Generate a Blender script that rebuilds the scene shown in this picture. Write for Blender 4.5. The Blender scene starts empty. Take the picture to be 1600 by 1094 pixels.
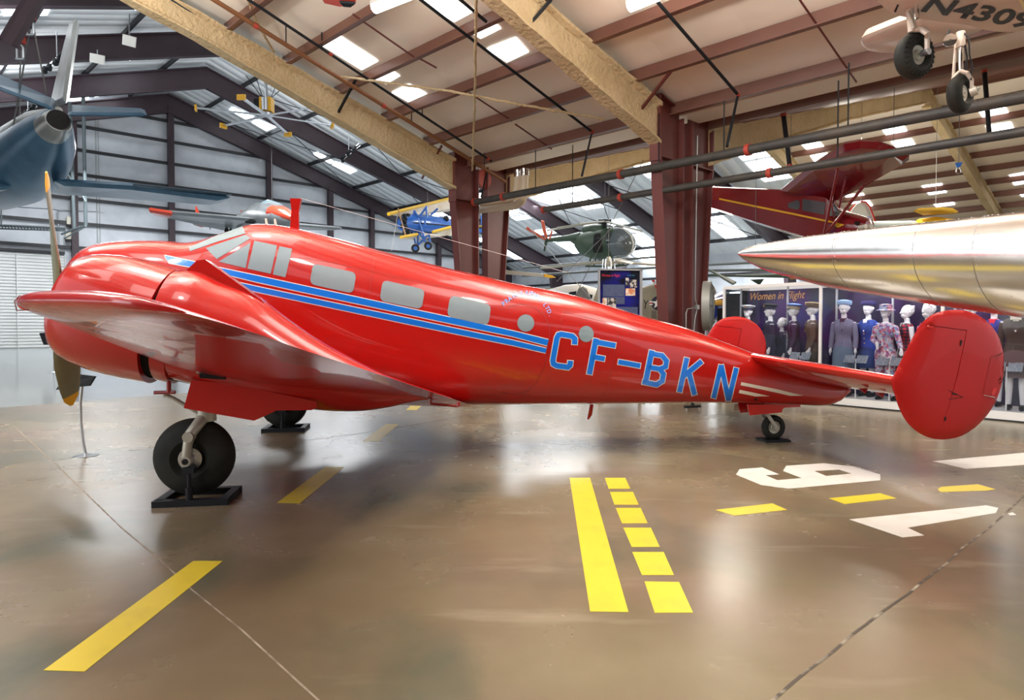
import bpy, bmesh, math, random
from mathutils import Vector, Matrix, noise
from mathutils.bvhtree import BVHTree
V = Vector
random.seed(7)
scn = bpy.context.scene
COL = scn.collection
PI = math.pi

# ------------------------------------------------------------------ camera
FPX, EYE, PITCH = 1000.0, 1.56, math.radians(1.346)
CAM = V((0, 0, EYE))
cd = bpy.data.cameras.new('camera'); cam = bpy.data.objects.new('camera', cd); COL.objects.link(cam)
cam.location = CAM
cam.rotation_euler = (PI / 2 - PITCH, 0, 0)
cd.sensor_fit = 'HORIZONTAL'; cd.sensor_width = 36.0
cd.lens = 36.0 * FPX / 1600.0
cd.shift_y = -(547 - 533.5) / 1600.0
cd.clip_start = 0.05; cd.clip_end = 400
scn.camera = cam

# ------------------------------------------------------------------ light and exposure
scn.view_settings.view_transform = 'Standard'
scn.view_settings.look = 'None'
scn.view_settings.gamma = 1.0
scn.view_settings.use_curve_mapping = False
scn.view_settings.exposure = 0.0
w = bpy.data.worlds.new('daylight'); scn.world = w; w.use_nodes = True
bg = w.node_tree.nodes['Background']
bg.inputs[0].default_value = (0.93, 0.96, 1.0, 1); bg.inputs[1].default_value = 1.5

def area(name, loc, size, energy, color=(1, 1, 1), rot=(0, 0, 0), size_y=None):
    l = bpy.data.lights.new(name, 'AREA'); l.energy = energy; l.color = color
    l.shape = 'RECTANGLE'; l.size = size; l.size_y = size_y or size
    o = bpy.data.objects.new(name, l); COL.objects.link(o); o.location = loc; o.rotation_euler = rot
    return o

def fill_point(name, loc, energy, color, r):
    l = bpy.data.lights.new(name, 'POINT'); l.energy = energy; l.color = color; l.shadow_soft_size = r
    o = bpy.data.objects.new(name, l); COL.objects.link(o); o.location = loc
    return o
# high-bay lamps of the far hangar and of the near hangar; spheres, up-facing areas and rear panel are added fill
for x, y in ((-26, 40), (-14, 52), (-12, 34), (0, 58), (4, 42), (18, 50)):
    area('high_bay_lamp', (x, y, 12.0 if x < 10 else 7.5), 5, 1900, (0.95, 0.98, 1.0), size_y=5)
for x, y, z in ((-6.5, 3.5, 9.4), (-2, 1, 10), (3, 2.5, 9.6), (7.5, 4.5, 8.6), (-9.5, 9, 8.8), (-4, 7, 9.0), (2.5, 8.2, 8.2)):
    area('hall_lamp', (x, y, z), 3.2, 150, (1.0, 0.97, 0.92), size_y=3.2)
    fill_point('hall_fill', (x, y, z - 1.0), 300, (1.0, 0.96, 0.90), .5)  # added sphere below each hall lamp to brighten the ceiling
for x, y, z in ((13, 25, 8.6), (20, 20, 8.6), (7, 22, 6.9), (18, 30, 9)):
    fill_point('side_hall_fill', (x, y, z - 1.6), 260, (1.0, 0.93, 0.80), .5)  # added fill sphere below each side lamp
    area('side_hall_lamp', (x, y, z), 2.5, 420, (1.0, 0.93, 0.80), size_y=2.5)
for x, y, z in ((-3.5, 8.5, 7.6), (3.5, 9, 7.2), (9, 7.5, 6.6), (-9, 11, 7.8), (13, 9, 6.2)):
    area('ceiling_fill', (x, y, z), 1.2, 470, (1.0, 0.96, 0.90), rot=(PI, 0, 0))  # added upward fill for the near ceiling, no real fitting
for x, y, z in ((-22, 24, 12.5), (-30, 34, 12.0), (2, 52, 10.5), (-10, 44, 14.0), (14, 62, 8)):
    area('far_hall_fill', (x, y, z), 3, 1000, (0.95, 0.98, 1.0), rot=(PI, 0, 0))  # added upward fill for the far roof, no real fitting
area('rear_fill', (-13, -3, 4.5), 9, 700, (0.95, 0.98, 1.0), rot=(PI / 2 - 0.05, 0, -1.1), size_y=7)  # added soft panel behind the camera, an invented daylight source

# ------------------------------------------------------------------ pixel geometry (frame 1600 x 1094)
_R = V((1, 0, 0)); _F = V((0, math.cos(PITCH), -math.sin(PITCH))); _U = V((0, math.sin(PITCH), math.cos(PITCH)))
def ray(x, y):
    return _F + _R * ((x - 800) / FPX) + _U * ((533.5 - y) / FPX)
def G(x, y, z=0.0):
    d = ray(x, y); t = (z - EYE) / d.z
    return CAM + d * t
def D(x, y, Y):
    d = ray(x, y); return CAM + d * (Y / d.y)
def PLN(x, y, p0, nrm):
    d = ray(x, y); t = (p0 - CAM).dot(nrm) / d.dot(nrm)
    return CAM + d * t

# ------------------------------------------------------------------ materials
def mat(name, col, rough=0.5, metal=0.0, spec=0.5, coat=0.0, emit=None, es=0.0, alpha=None, trans=0.0):
    m = bpy.data.materials.new(name); m.use_nodes = True
    b = m.node_tree.nodes['Principled BSDF']
    b.inputs['Base Color'].default_value = (*col, 1)
    b.inputs['Roughness'].default_value = rough
    b.inputs['Metallic'].default_value = metal
    b.inputs['Specular IOR Level'].default_value = spec
    b.inputs['Coat Weight'].default_value = coat
    b.inputs['Coat Roughness'].default_value = 0.03
    b.inputs['Transmission Weight'].default_value = trans
    if emit: b.inputs['Emission Color'].default_value = (*emit, 1); b.inputs['Emission Strength'].default_value = es
    return m
def nodes(m):
    nt = m.node_tree; return nt, nt.nodes, nt.links, nt.nodes['Principled BSDF']
def bump(m, kind='noise', scale=5.0, strength=0.2, dist=0.02, vec=(1, 1, 1), detail=3, rot=(0, 0, 0), space='Object', extra=None):
    nt, N, L, b = nodes(m)
    tc = N.new('ShaderNodeTexCoord'); mp = N.new('ShaderNodeMapping')
    mp.inputs['Scale'].default_value = vec; mp.inputs['Rotation'].default_value = rot
    L.new(tc.outputs[space], mp.inputs[0])
    if kind == 'noise':
        t = N.new('ShaderNodeTexNoise'); t.inputs['Scale'].default_value = scale; t.inputs['Detail'].default_value = detail; out = t.outputs[0]
    else:
        t = N.new('ShaderNodeTexWave'); t.inputs['Scale'].default_value = scale; t.inputs['Distortion'].default_value = extra or 0; out = t.outputs['Fac']
    L.new(mp.outputs[0], t.inputs['Vector'])
    bp = N.new('ShaderNodeBump'); bp.inputs['Strength'].default_value = strength; bp.inputs['Distance'].default_value = dist
    L.new(out, bp.inputs['Height'])
    prev = b.inputs['Normal'].links[0].from_socket if b.inputs['Normal'].links else None
    if prev: L.new(prev, bp.inputs['Normal'])
    L.new(bp.outputs[0], b.inputs['Normal'])
    return m
def mottle(m, c2, scale=3.0, vec=(1, 1, 1), lo=0.35, hi=0.65, detail=5, space='Object', rot=(0, 0, 0)):
    nt, N, L, b = nodes(m)
    tc = N.new('ShaderNodeTexCoord'); mp = N.new('ShaderNodeMapping'); mp.inputs['Scale'].default_value = vec; mp.inputs['Rotation'].default_value = rot
    t = N.new('ShaderNodeTexNoise'); t.inputs['Scale'].default_value = scale; t.inputs['Detail'].default_value = detail
    r = N.new('ShaderNodeMapRange'); r.inputs[1].default_value = lo; r.inputs[2].default_value = hi
    mx = N.new('ShaderNodeMix'); mx.data_type = 'RGBA'
    inp = b.inputs['Base Color']
    if inp.links: L.new(inp.links[0].from_socket, mx.inputs[6])
    else: mx.inputs[6].default_value = inp.default_value
    mx.inputs[7].default_value = (*c2, 1)
    L.new(tc.outputs[space], mp.inputs[0]); L.new(mp.outputs[0], t.inputs['Vector']); L.new(t.outputs[0], r.inputs[0])
    L.new(r.outputs[0], mx.inputs[0]); L.new(mx.outputs[2], inp)
    return m

M = {}
M['red'] = bump(mat('red_gloss_paint', (0.45, 0.009, 0.006), 0.25, spec=0.3, coat=0.7), scale=2.2, strength=0.13, dist=0.02, detail=2)
M['red2'] = bump(mat('red_gloss_wing', (0.46, 0.012, 0.010), 0.25, spec=0.3, coat=0.45), scale=1.5, strength=0.15, dist=0.02, detail=2)
M['redmatt'] = bump(mat('red_fabric_paint', (0.42, 0.009, 0.008), 0.38, spec=0.25, coat=0.15), scale=2.2, strength=0.08, dist=0.02, detail=2)
M['darkred'] = mat('dark_red_paint', (0.28, 0.010, 0.012), 0.3, coat=0.6)
M['seam'] = mat('panel_seam', (0.30, 0.01, 0.01), 0.5)
M['blue'] = mat('blue_stripe', (0.002, 0.19, 0.80), 0.3, coat=0.6)
M['white'] = mat('white_paint', (0.85, 0.83, 0.78), 0.4)
M['cream'] = mat('cream_paint', (0.80, 0.74, 0.62), 0.4)
M['window'] = mat('window_panel', (0.22, 0.285, 0.31), 0.4)
M['black'] = mat('black_metal', (0.010, 0.011, 0.014), 0.6, spec=.3)
M['blackgap'] = mat('black_gap', (0.006, 0.005, 0.005), 0.9)
M['rubber'] = mottle(mat('tyre_rubber', (0.009, 0.010, 0.009), 0.7, spec=.25), (0.028, 0.028, 0.022), 3)
M['legmetal'] = mat('grey_gear_paint', (0.45, 0.43, 0.36), 0.4, 0.3)
M['steel'] = mat('steel', (0.6, 0.62, 0.64), 0.25, 0.9)
M['chrome'] = mat('chrome', (0.8, 0.8, 0.8), 0.08, 1.0)
M['prop'] = mottle(mat('olive_propeller', (0.20, 0.21, 0.15), 0.4, 0.3), (0.30, 0.30, 0.2), 2)
M['yellow'] = mat('yellow_paint', (0.85, 0.45, 0.02), 0.45)
M['floory'] = mottle(mat('yellow_floor_paint', (0.74, 0.58, 0.04), 0.35), (0.62, 0.49, 0.045), 4, lo=.5, hi=.8)
M['floorw'] = mottle(mat('white_floor_paint', (0.78, 0.76, 0.70), 0.35), (0.66, 0.63, 0.55), 4, lo=.5, hi=.8)

# ------------------------------------------------------------------ mesh builder (world coordinates)
class MB:
    def __init__(s): s.v = []; s.f = []; s.sm = []
    def add(s, vs, fs, smooth=False):
        b = len(s.v); s.v += [V(p) for p in vs]; s.f += [[b + i for i in f] for f in fs]; s.sm += [smooth] * len(fs); return s
    def box(s, c, sz, rz=0, m=None):
        x, y, z = sz[0] / 2, sz[1] / 2, sz[2] / 2
        M_ = m or (Matrix.Translation(V(c)) @ Matrix.Rotation(rz, 4, 'Z'))
        vs = [M_ @ V(p) for p in ((-x, -y, -z), (x, -y, -z), (x, y, -z), (-x, y, -z), (-x, -y, z), (x, -y, z), (x, y, z), (-x, y, z))]
        return s.add(vs, [(0, 3, 2, 1), (4, 5, 6, 7), (0, 1, 5, 4), (1, 2, 6, 5), (2, 3, 7, 6), (3, 0, 4, 7)])
    def beam(s, p0, p1, w_, h, up=V((0, 0, 1))):
        p0, p1 = V(p0), V(p1); d = (p1 - p0).normalized(); r = d.cross(up)
        if r.length < 1e-4: r = d.cross(V((1, 0, 0)))
        r.normalize(); u = r.cross(d); a, b = r * w_ / 2, u * h / 2
        vs = [p0 - a - b, p0 + a - b, p0 + a + b, p0 - a + b, p1 - a - b, p1 + a - b, p1 + a + b, p1 - a + b]
        return s.add(vs, [(0, 3, 2, 1), (4, 5, 6, 7), (0, 1, 5, 4), (1, 2, 6, 5), (2, 3, 7, 6), (3, 0, 4, 7)])
    def loft(s, rings, cap0=True, cap1=True, smooth=True, closed=True):
        n = len(rings[0]); vs = [p for r in rings for p in r]; fs = []
        for i in range(len(rings) - 1):
            for j in range(n if closed else n - 1):
                k = (j + 1) % n; fs.append((i * n + j, i * n + k, (i + 1) * n + k, (i + 1) * n + j))
        s.add(vs, fs, smooth)
        if cap0: s.add(rings[0], [tuple(range(n))[::-1]])
        if cap1: s.add(rings[-1], [tuple(range(n))])
        return s
    def tube(s, pts, r, n=10, caps=True, smooth=True, sx=1.0):
        pts = [V(p) for p in pts]; rs = r if isinstance(r, (list, tuple)) else [r] * len(pts)
        rings = []; ref = None
        for i, p in enumerate(pts):
            d = (pts[min(i + 1, len(pts) - 1)] - pts[max(i - 1, 0)]).normalized()
            if ref is None: ref = d.cross(V((0, 0, 1))) if abs(d.z) < 0.95 else d.cross(V((1, 0, 0)))
            ref = (ref - d * ref.dot(d)).normalized(); o = d.cross(ref)
            rings.append([p + ref * (math.cos(2 * PI * k / n) * rs[i]) + o * (math.sin(2 * PI * k / n) * rs[i] * sx) for k in range(n)])
        return s.loft(rings, caps, caps, smooth)
    def lathe(s, c, axis, prof, n=32, cap=False):
        """prof: list of (distance along axis, radius)"""
        c = V(c); d = V(axis).normalized(); r = d.cross(V((0, 0, 1)))
        if r.length < 1e-3: r = V((1, 0, 0))
        r.normalize(); o = r.cross(d)
        rings = [[c + d * h + (r * math.cos(2 * PI * k / n) + o * math.sin(2 * PI * k / n)) * q for k in range(n)] for h, q in prof]
        return s.loft(rings, cap, cap)
    def ell(s, c, rad, m=None, n=20, k=12):
        c = V(c); m = m or Matrix.Identity(3)
        rings = []
        for i in range(k + 1):
            t = PI * i / k; q = max(math.sin(t), 1e-3)
            rings.append([c + m @ V((rad[0] * q * math.cos(2 * PI * j / n), rad[1] * q * math.sin(2 * PI * j / n), rad[2] * math.cos(t))) for j in range(n)])
        return s.loft(rings)
    def prism(s, poly, off, smooth=False):
        """poly: 3D points, off: extrusion vector"""
        n = len(poly); a = [V(p) for p in poly]; b = [p + off for p in a]
        fs = [tuple(range(n))[::-1], tuple(range(n, 2 * n))] + [(i, (i + 1) % n, n + (i + 1) % n, n + i) for i in range(n)]
        return s.add(a + b, fs, smooth)
    def build(s, name, m, parent=None, label=None, fix=True):
        me = bpy.data.meshes.new(name)
        vs = s.v
        if parent is not None: inv = PW[parent.name].inverted(); off = V((0, 0, 0)); mw = PW[parent.name]
        else:
            xs = [p.x for p in vs]; ys = [p.y for p in vs]; zs = [p.z for p in vs]
            off = V(((min(xs) + max(xs)) / 2, (min(ys) + max(ys)) / 2, min(zs))); inv = Matrix.Translation(-off); mw = Matrix.Translation(off)
        me.from_pydata([inv @ p for p in vs], [], s.f)
        for p, q in zip(me.polygons, s.sm): p.use_smooth = q
        me.materials.append(m if not isinstance(m, str) else M[m])
        if fix:
            bm = bmesh.new(); bm.from_mesh(me)
            bmesh.ops.remove_doubles(bm, verts=bm.verts, dist=1e-5)
            bmesh.ops.recalc_face_normals(bm, faces=bm.faces); bm.to_mesh(me); bm.free()
            if any(s.sm): me.set_sharp_from_angle(angle=math.radians(42))
        o = bpy.data.objects.new(name, me); COL.objects.link(o)
        if parent is None: o.location = off
        else: o.parent = parent
        PW[o.name] = mw.copy()
        if label: o['label'] = label
        return o
PW = {}
def thing(name, loc, label, cat, group=None, rz=0.0):
    o = bpy.data.objects.new(name, None); COL.objects.link(o); o.location = V(loc); o.rotation_euler = (0, 0, rz)
    o.empty_display_size = 0.2
    o['label'] = label; o['category'] = cat
    if group: o['group'] = group
    PW[o.name] = Matrix.Translation(V(loc)) @ Matrix.Rotation(rz, 4, 'Z')
    return o
def tag(o, label, cat, group=None):
    o['label'] = label; o['category'] = cat
    if group: o['group'] = group
    return o
def struct(o, label=None):
    o['kind'] = 'structure'
    if label: o['label'] = label
    return o
def lerp(a, b, t): return a + (b - a) * t
def itp(tab, x):
    if x <= tab[0][0]: return tab[0][1]
    for (x0, y0), (x1, y1) in zip(tab, tab[1:]):
        if x <= x1: return y0 + (y1 - y0) * (x - x0) / (x1 - x0)
    return tab[-1][1]
def smooth_tab(tab, n=60):
    """Catmull-Rom resample of a table"""
    out = []
    for i in range(len(tab) - 1):
        p0 = tab[max(i - 1, 0)]; p1 = tab[i]; p2 = tab[i + 1]; p3 = tab[min(i + 2, len(tab) - 1)]
        m = 6
        for k in range(m):
            t = k / m; h = p2[0] - p1[0]
            m1 = (p2[1] - p0[1]) / max(p2[0] - p0[0], 1e-6) * h; m2 = (p3[1] - p1[1]) / max(p3[0] - p1[0], 1e-6) * h
            y = (2 * t**3 - 3 * t**2 + 1) * p1[1] + (t**3 - 2 * t**2 + t) * m1 + (-2 * t**3 + 3 * t**2) * p2[1] + (t**3 - t**2) * m2
            out.append((p1[0] + h * t, y))
    out.append(tab[-1]); return out

# ---- flat polygon cut into small cells, then mapped anywhere
def cells(poly, cell):
    """poly: list of (x,y) or list of polygons; returns (verts2d, faces)"""
    polys = poly if isinstance(poly[0][0], (list, tuple)) else [poly]
    bm = bmesh.new()
    for pl in polys:
        try: bm.faces.new([bm.verts.new((p[0], p[1], 0)) for p in pl])
        except ValueError: pass
    bmesh.ops.triangulate(bm, faces=bm.faces)
    xs = [v.co.x for v in bm.verts]; ys = [v.co.y for v in bm.verts]
    for ax, lo, hi in ((0, min(xs), max(xs)), (1, min(ys), max(ys))):
        k = lo + cell
        while k < hi:
            co = [0, 0, 0]; no = [0, 0, 0]; co[ax] = k; no[ax] = 1
            bmesh.ops.bisect_plane(bm, geom=bm.verts[:] + bm.edges[:] + bm.faces[:], plane_co=co, plane_no=no, dist=1e-6)
            k += cell
    bmesh.ops.remove_doubles(bm, verts=bm.verts, dist=cell * 1e-3)
    bm.verts.index_update()
    vs = [(v.co.x, v.co.y) for v in bm.verts]; fs = [[v.index for v in f.verts] for f in bm.faces]
    bm.free(); return vs, fs
def bvh(mbs):
    vs = []; fs = []
    for mb in (mbs if isinstance(mbs, list) else [mbs]):
        b = len(vs); vs += mb.v; fs += [[b + i for i in f] for f in mb.f]
    return BVHTree.FromPolygons(vs, fs)
def decal(name, polys, tree, m, parent, off=0.003, cell=7, label=None):
    """marking painted on a curved surface: the flat shape wrapped onto the surface under it"""
    vs, fs = cells(polys, cell); out = []; ok = []
    for x, y in vs:
        h = tree.ray_cast(CAM, ray(x, y).normalized())
        if h[0] is None: out.append(V((0, 0, 0))); ok.append(False)
        else:
            nr = h[1] if h[1].dot(h[0] - CAM) < 0 else -h[1]
            out.append(h[0] + nr * off); ok.append(True)
    fs = [f for f in fs if all(ok[i] for i in f)]
    used = sorted({i for f in fs for i in f}); mp = {i: k for k, i in enumerate(used)}
    mb = MB(); mb.add([out[i] for i in used], [[mp[i] for i in f] for f in fs], True)
    return mb.build(name, m, parent, label, fix=False)
def stroke(pts, w_, closed=False):
    """polyline -> list of quads (mitred) of width w_"""
    P = [V((p[0], p[1])) for p in pts]; n = len(P); L_, R_ = [], []
    for i in range(n):
        a = P[(i - 1) % n] if (closed or i > 0) else None; c = P[(i + 1) % n] if (closed or i < n - 1) else None
        d1 = (P[i] - a).normalized() if a is not None else None; d2 = (c - P[i]).normalized() if c is not None else None
        d1 = d1 or d2; d2 = d2 or d1
        n1 = V((-d1.y, d1.x)); n2 = V((-d2.y, d2.x)); m = (n1 + n2); m = m.normalized() if m.length > 1e-6 else n1
        k = w_ / 2 / max(m.dot(n1), 0.35); L_.append(P[i] + m * k); R_.append(P[i] - m * k)
    q = []
    for i in range(n if closed else n - 1):
        j = (i + 1) % n; q.append([tuple(L_[i]), tuple(L_[j]), tuple(R_[j]), tuple(R_[i])])
    return q
def text_polys(s, size=1.0, shear=0.0, bold=0.0):
    cu = bpy.data.curves.new('tmp_text', 'FONT'); cu.body = s; cu.size = size; cu.shear = shear; cu.resolution_u = 3; cu.offset = bold
    o = bpy.data.objects.new('tmp_text', cu); COL.objects.link(o); bpy.context.view_layer.update()
    dg = bpy.context.evaluated_depsgraph_get(); me = bpy.data.meshes.new_from_object(o.evaluated_get(dg))
    vs = [v.co.copy() for v in me.vertices]; fs = [list(p.vertices) for p in me.polygons]
    bpy.data.objects.remove(o); bpy.data.curves.remove(cu); bpy.data.meshes.remove(me)
    return vs, fs
def plate_text(name, s, o, ux, uy, h, m, parent, shear=0.0, width=None):
    """flat lettering on a flat surface: origin o, unit vectors ux, uy, letter height h"""
    vs, fs = text_polys(s, 1.0, shear)
    if not vs: return None
    w0 = max(v.x for v in vs) or 1; kx = (width / w0) if width else h / 0.7
    mb = MB(); mb.add([V(o) + ux * (v.x * kx) + uy * (v.y * h / 0.7) for v in vs], fs)
    return mb.build(name, m, parent, fix=False)
# ------------------------------------------------------------------ building frame of reference
NV = V((-1.05, 1.0, 0)).normalized()          # along the column line (away from camera, to the left)
DF = V((1.15, 1.0, 0)).normalized()           # across the hangar (away from camera, to the right)
P2 = V((4.27, 16.53, 0)); BAY = 7.6; P1 = P2 + NV * BAY
W0 = G(0, 545)                                # foot of the far end wall
# hangar with the white gable wall
def RI(t, k, dz=0): return W0 + DF * t - NV * k + V((0, 0, 20.3 - 0.33 * abs(t - 10.6) + dz))
# near hangar: t runs from the column line back over the camera; side hangar: t runs the other way
S2, S3, Z0 = 0.29, 0.30, 7.1
def RII(t, k, dz=0): return P2 - DF * t + NV * k + V((0, 0, Z0 + S2 * t + dz))
RIDGE3 = 18.0
def RIII(t, k, dz=0): return P2 + DF * (t + 1.0) + NV * k + V((0, 0, Z0 + S3 * (t if t < RIDGE3 else 2 * RIDGE3 - t) + dz))

# ------------------------------------------------------------------ building materials
conc = mat('polished_concrete', (0.175, 0.138, 0.080), 0.16, spec=0.55)
mottle(conc, (0.25, 0.205, 0.128), 0.55, lo=.40, hi=.66, detail=8)
mottle(conc, (0.13, 0.105, 0.075), 0.35, vec=(1, 1.6, 1), lo=.52, hi=.78, detail=9)
mottle(conc, (0.33, 0.28, 0.19), 1.6, vec=(0.5, 2.2, 1), lo=.60, hi=.85, detail=9, rot=(0, 0, 0.3))
nt, N, L, b = nodes(conc)
tc = N.new('ShaderNodeTexCoord'); nz = N.new('ShaderNodeTexNoise'); nz.inputs['Scale'].default_value = 1.1; nz.inputs['Detail'].default_value = 6
mr = N.new('ShaderNodeMapRange'); mr.inputs[3].default_value = 0.17; mr.inputs[4].default_value = 0.34
L.new(tc.outputs['Object'], nz.inputs['Vector']); L.new(nz.outputs[0], mr.inputs[0]); L.new(mr.outputs[0], b.inputs['Roughness'])
bump(conc, scale=9, strength=0.04, dist=0.01, vec=(1, 1, 1), detail=4)
mottle(conc, (0.10, 0.105, 0.07), 0.8, vec=(1.3, .8, 1), lo=.52, hi=.74, detail=9)
mottle(conc, (0.24, 0.165, 0.12), 0.5, vec=(.8, 1.2, 1), lo=.55, hi=.75, detail=8, rot=(0, 0, 1.2))
conc2 = mat('grey_concrete', (0.22, 0.25, 0.26), 0.16, spec=0.55); mottle(conc2, (0.30, 0.33, 0.34), 0.5, lo=.4, hi=.65, detail=7)
insW = mat('white_insulation', (0.62, 0.65, 0.70), 0.45)
mottle(insW, (0.50, 0.53, 0.58), 0.8, lo=.4, hi=.7)
insC = mat('white_roof_insulation', (0.78, 0.80, 0.82), 0.5)
def cloth_wave(m, vec_axis, scale, strength, dist):
    nt, N, L, b = nodes(m)
    g = N.new('ShaderNodeNewGeometry'); dt = N.new('ShaderNodeVectorMath'); dt.operation = 'DOT_PRODUCT'; dt.inputs[1].default_value = vec_axis
    mu = N.new('ShaderNodeMath'); mu.operation = 'MULTIPLY'; mu.inputs[1].default_value = scale
    sn = N.new('ShaderNodeMath'); sn.operation = 'SINE'; ab = N.new('ShaderNodeMath'); ab.operation = 'ABSOLUTE'
    bp = N.new('ShaderNodeBump'); bp.inputs['Strength'].default_value = strength; bp.inputs['Distance'].default_value = dist
    L.new(g.outputs['Position'], dt.inputs[0]); L.new(dt.outputs['Value'], mu.inputs[0]); L.new(mu.outputs[0], sn.inputs[0]); L.new(sn.outputs[0], ab.inputs[0])
    L.new(ab.outputs[0], bp.inputs['Height']); L.new(bp.outputs[0], b.inputs['Normal'])
cloth_wave(insC, tuple(NV), PI / 0.9, 0.9, 0.12)
insB = mat('beige_roof_insulation', (0.90, 0.80, 0.68), 0.5)
cloth_wave(insB, tuple(NV), PI / 1.9, 0.5, 0.05)
bump(insB, scale=0.9, strength=0.35, dist=0.12, detail=3)
steelD = mottle(mat('dark_purple_steel', (0.040, 0.022, 0.030), 0.5), (0.030, 0.016, 0.022), 1.0)
steelB = mat('black_steel', (0.018, 0.018, 0.022), 0.5)
steelR = mottle(mat('oxide_red_steel', (0.115, 0.024, 0.020), 0.42), (0.15, 0.035, 0.028), 0.8)
purl = mottle(mat('oxide_purlin', (0.20, 0.088, 0.058), 0.4), (0.15, 0.060, 0.042), 0.6)
foam = bump(mottle(mat('sprayed_foam', (0.60, 0.46, 0.27), 0.9), (0.50, 0.37, 0.20), 1.2), scale=11, strength=1.0, dist=0.06, detail=4)
skyl = mat('skylight_panel', (0.9, 0.95, 1.0), 0.4, emit=(0.90, 0.96, 1.0), es=5.0)
skyl2 = mat('near_skylight_panel', (0.9, 0.95, 1.0), 0.4, emit=(0.92, 0.97, 1.0), es=2.0)
doorM = mat('rollup_door', (0.70, 0.71, 0.70), 0.45)

# ------------------------------------------------------------------ floor
A, B = G(0, 637), G(290, 614); dv = (B - A).normalized(); nf = V((-dv.y, dv.x, 0))
a0, a1 = A - dv * 60, A + dv * 150
mb = MB(); mb.add([a0, a1, a1 - nf * 60, a0 - nf * 60], [(0, 1, 2, 3)]); fl = struct(mb.build('floor', conc), 'polished mottled brown concrete floor')
mb = MB(); mb.add([a0, a1, a1 + nf * 130, a0 + nf * 130], [(3, 2, 1, 0)]); struct(mb.build('floor', conc2), 'smooth grey concrete floor of the far hangar')

def joint(name, pts, w_, m, lab):
    mb = MB()
    for i in range(len(pts) - 1):
        a, b_ = G(*pts[i]), G(*pts[i + 1]); d = (b_ - a).normalized(); s = V((-d.y, d.x, 0)) * w_ / 2; z = V((0, 0, 0.0012))
        mb.add([a - s + z, a + s + z, b_ + s + z, b_ - s + z], [(0, 1, 2, 3)])
    return struct(mb.build(name, m, fix=False), lab)
jl = mottle(mat('joint_sand', (0.42, 0.36, 0.27), 0.8), (0.2, 0.16, 0.12), 9)
jd = mottle(mat('joint_dark', (0.07, 0.055, 0.04), 0.8), (0.42, 0.36, 0.27), 6, lo=.5, hi=.7)
joint('trim_floor_joint', [(20, 665), (100, 738), (190, 825), (250, 875), (300, 922), (378, 985), (465, 1065), (520, 1115)], 0.010, jl, 'thin pale joint crossing the floor at the wheel side')
joint('trim_floor_joint', [(1600, 775), (1586, 788), (1570, 803), (1540, 830), (1505, 855), (1480, 880), (1440, 910), (1420, 928), (1380, 955), (1355, 975), (1330, 993), (1300, 1020), (1262, 1048), (1240, 1066), (1190, 1110)], 0.016, jd, 'rough dark cracked joint in the concrete')
joint('trim_floor_joint', [(480, 688), (560, 678), (640, 665), (760, 645)], 0.012, jd, 'hairline joint under the aircraft')
joint('trim_floor_joint', [(1020, 700), (1100, 706), (1240, 722), (1300, 735), (1370, 750), (1600, 795)], 0.006, jl, 'faint joint across the painted figure')
joint('trim_floor_joint', [(0, 757), (60, 748)], 0.006, jl, 'short faint joint')

# ------------------------------------------------------------------ far hangar: roof, end wall, frames
def slab(name, pts, m, thick=0.12, label=None):
    mb = MB(); mb.prism([V(p) for p in pts], V((0, 0, thick))); return struct(mb.build(name, m), label)
KI = 39.3
slab('ceiling_far_hangar', [RI(-32, 0), RI(10.6, 0), RI(10.6, KI), RI(-32, KI)], insC, label='pale quilted roof lining, slope beside the ridge')
slab('ceiling_far_hangar', [RI(10.6, 0), RI(47.6, 0), RI(47.6, 39.3), RI(10.6, 39.3)], insC, label='pale quilted roof lining falling behind the columns')
slab('ceiling_far_hangar', [RI(14, 39.3), RI(47.6, 39.3), RI(47.6, 62), RI(44.5, 62), RI(44.5, 39.3)], insC, label='pale roof lining over the far side')
mb = MB(); pts = [W0 + DF * -32, W0 + DF * 47.6, RI(47.6, 0), RI(10.6, 0), RI(-32, 0)]
mb.prism(pts, NV * 0.2); struct(mb.build('wall_end', insW), 'white insulated gable end wall')
mb = MB(); e0 = W0 + DF * 47.6; e1 = e0 - NV * 62
mb.prism([e0, e1, e1 + V((0, 0, 8.1)), e0 + V((0, 0, 8.1))], DF * 0.2); struct(mb.build('wall_far_side', insW), 'white insulated long side wall far behind')
backM = mottle(mat('rear_wall_lining', (0.13, 0.10, 0.08), 0.7), (0.08, 0.07, 0.06), .5)
mb = MB(); q0, q1 = V((-16, -11, 0)), V((22, -13, 0)); mb.prism([q0, q1, q1 + V((0, 0, 11)), q0 + V((0, 0, 11))], V((0, -.2, 0))); struct(mb.build('wall_back', backM), 'wall of the hall behind the photographer')
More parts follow.
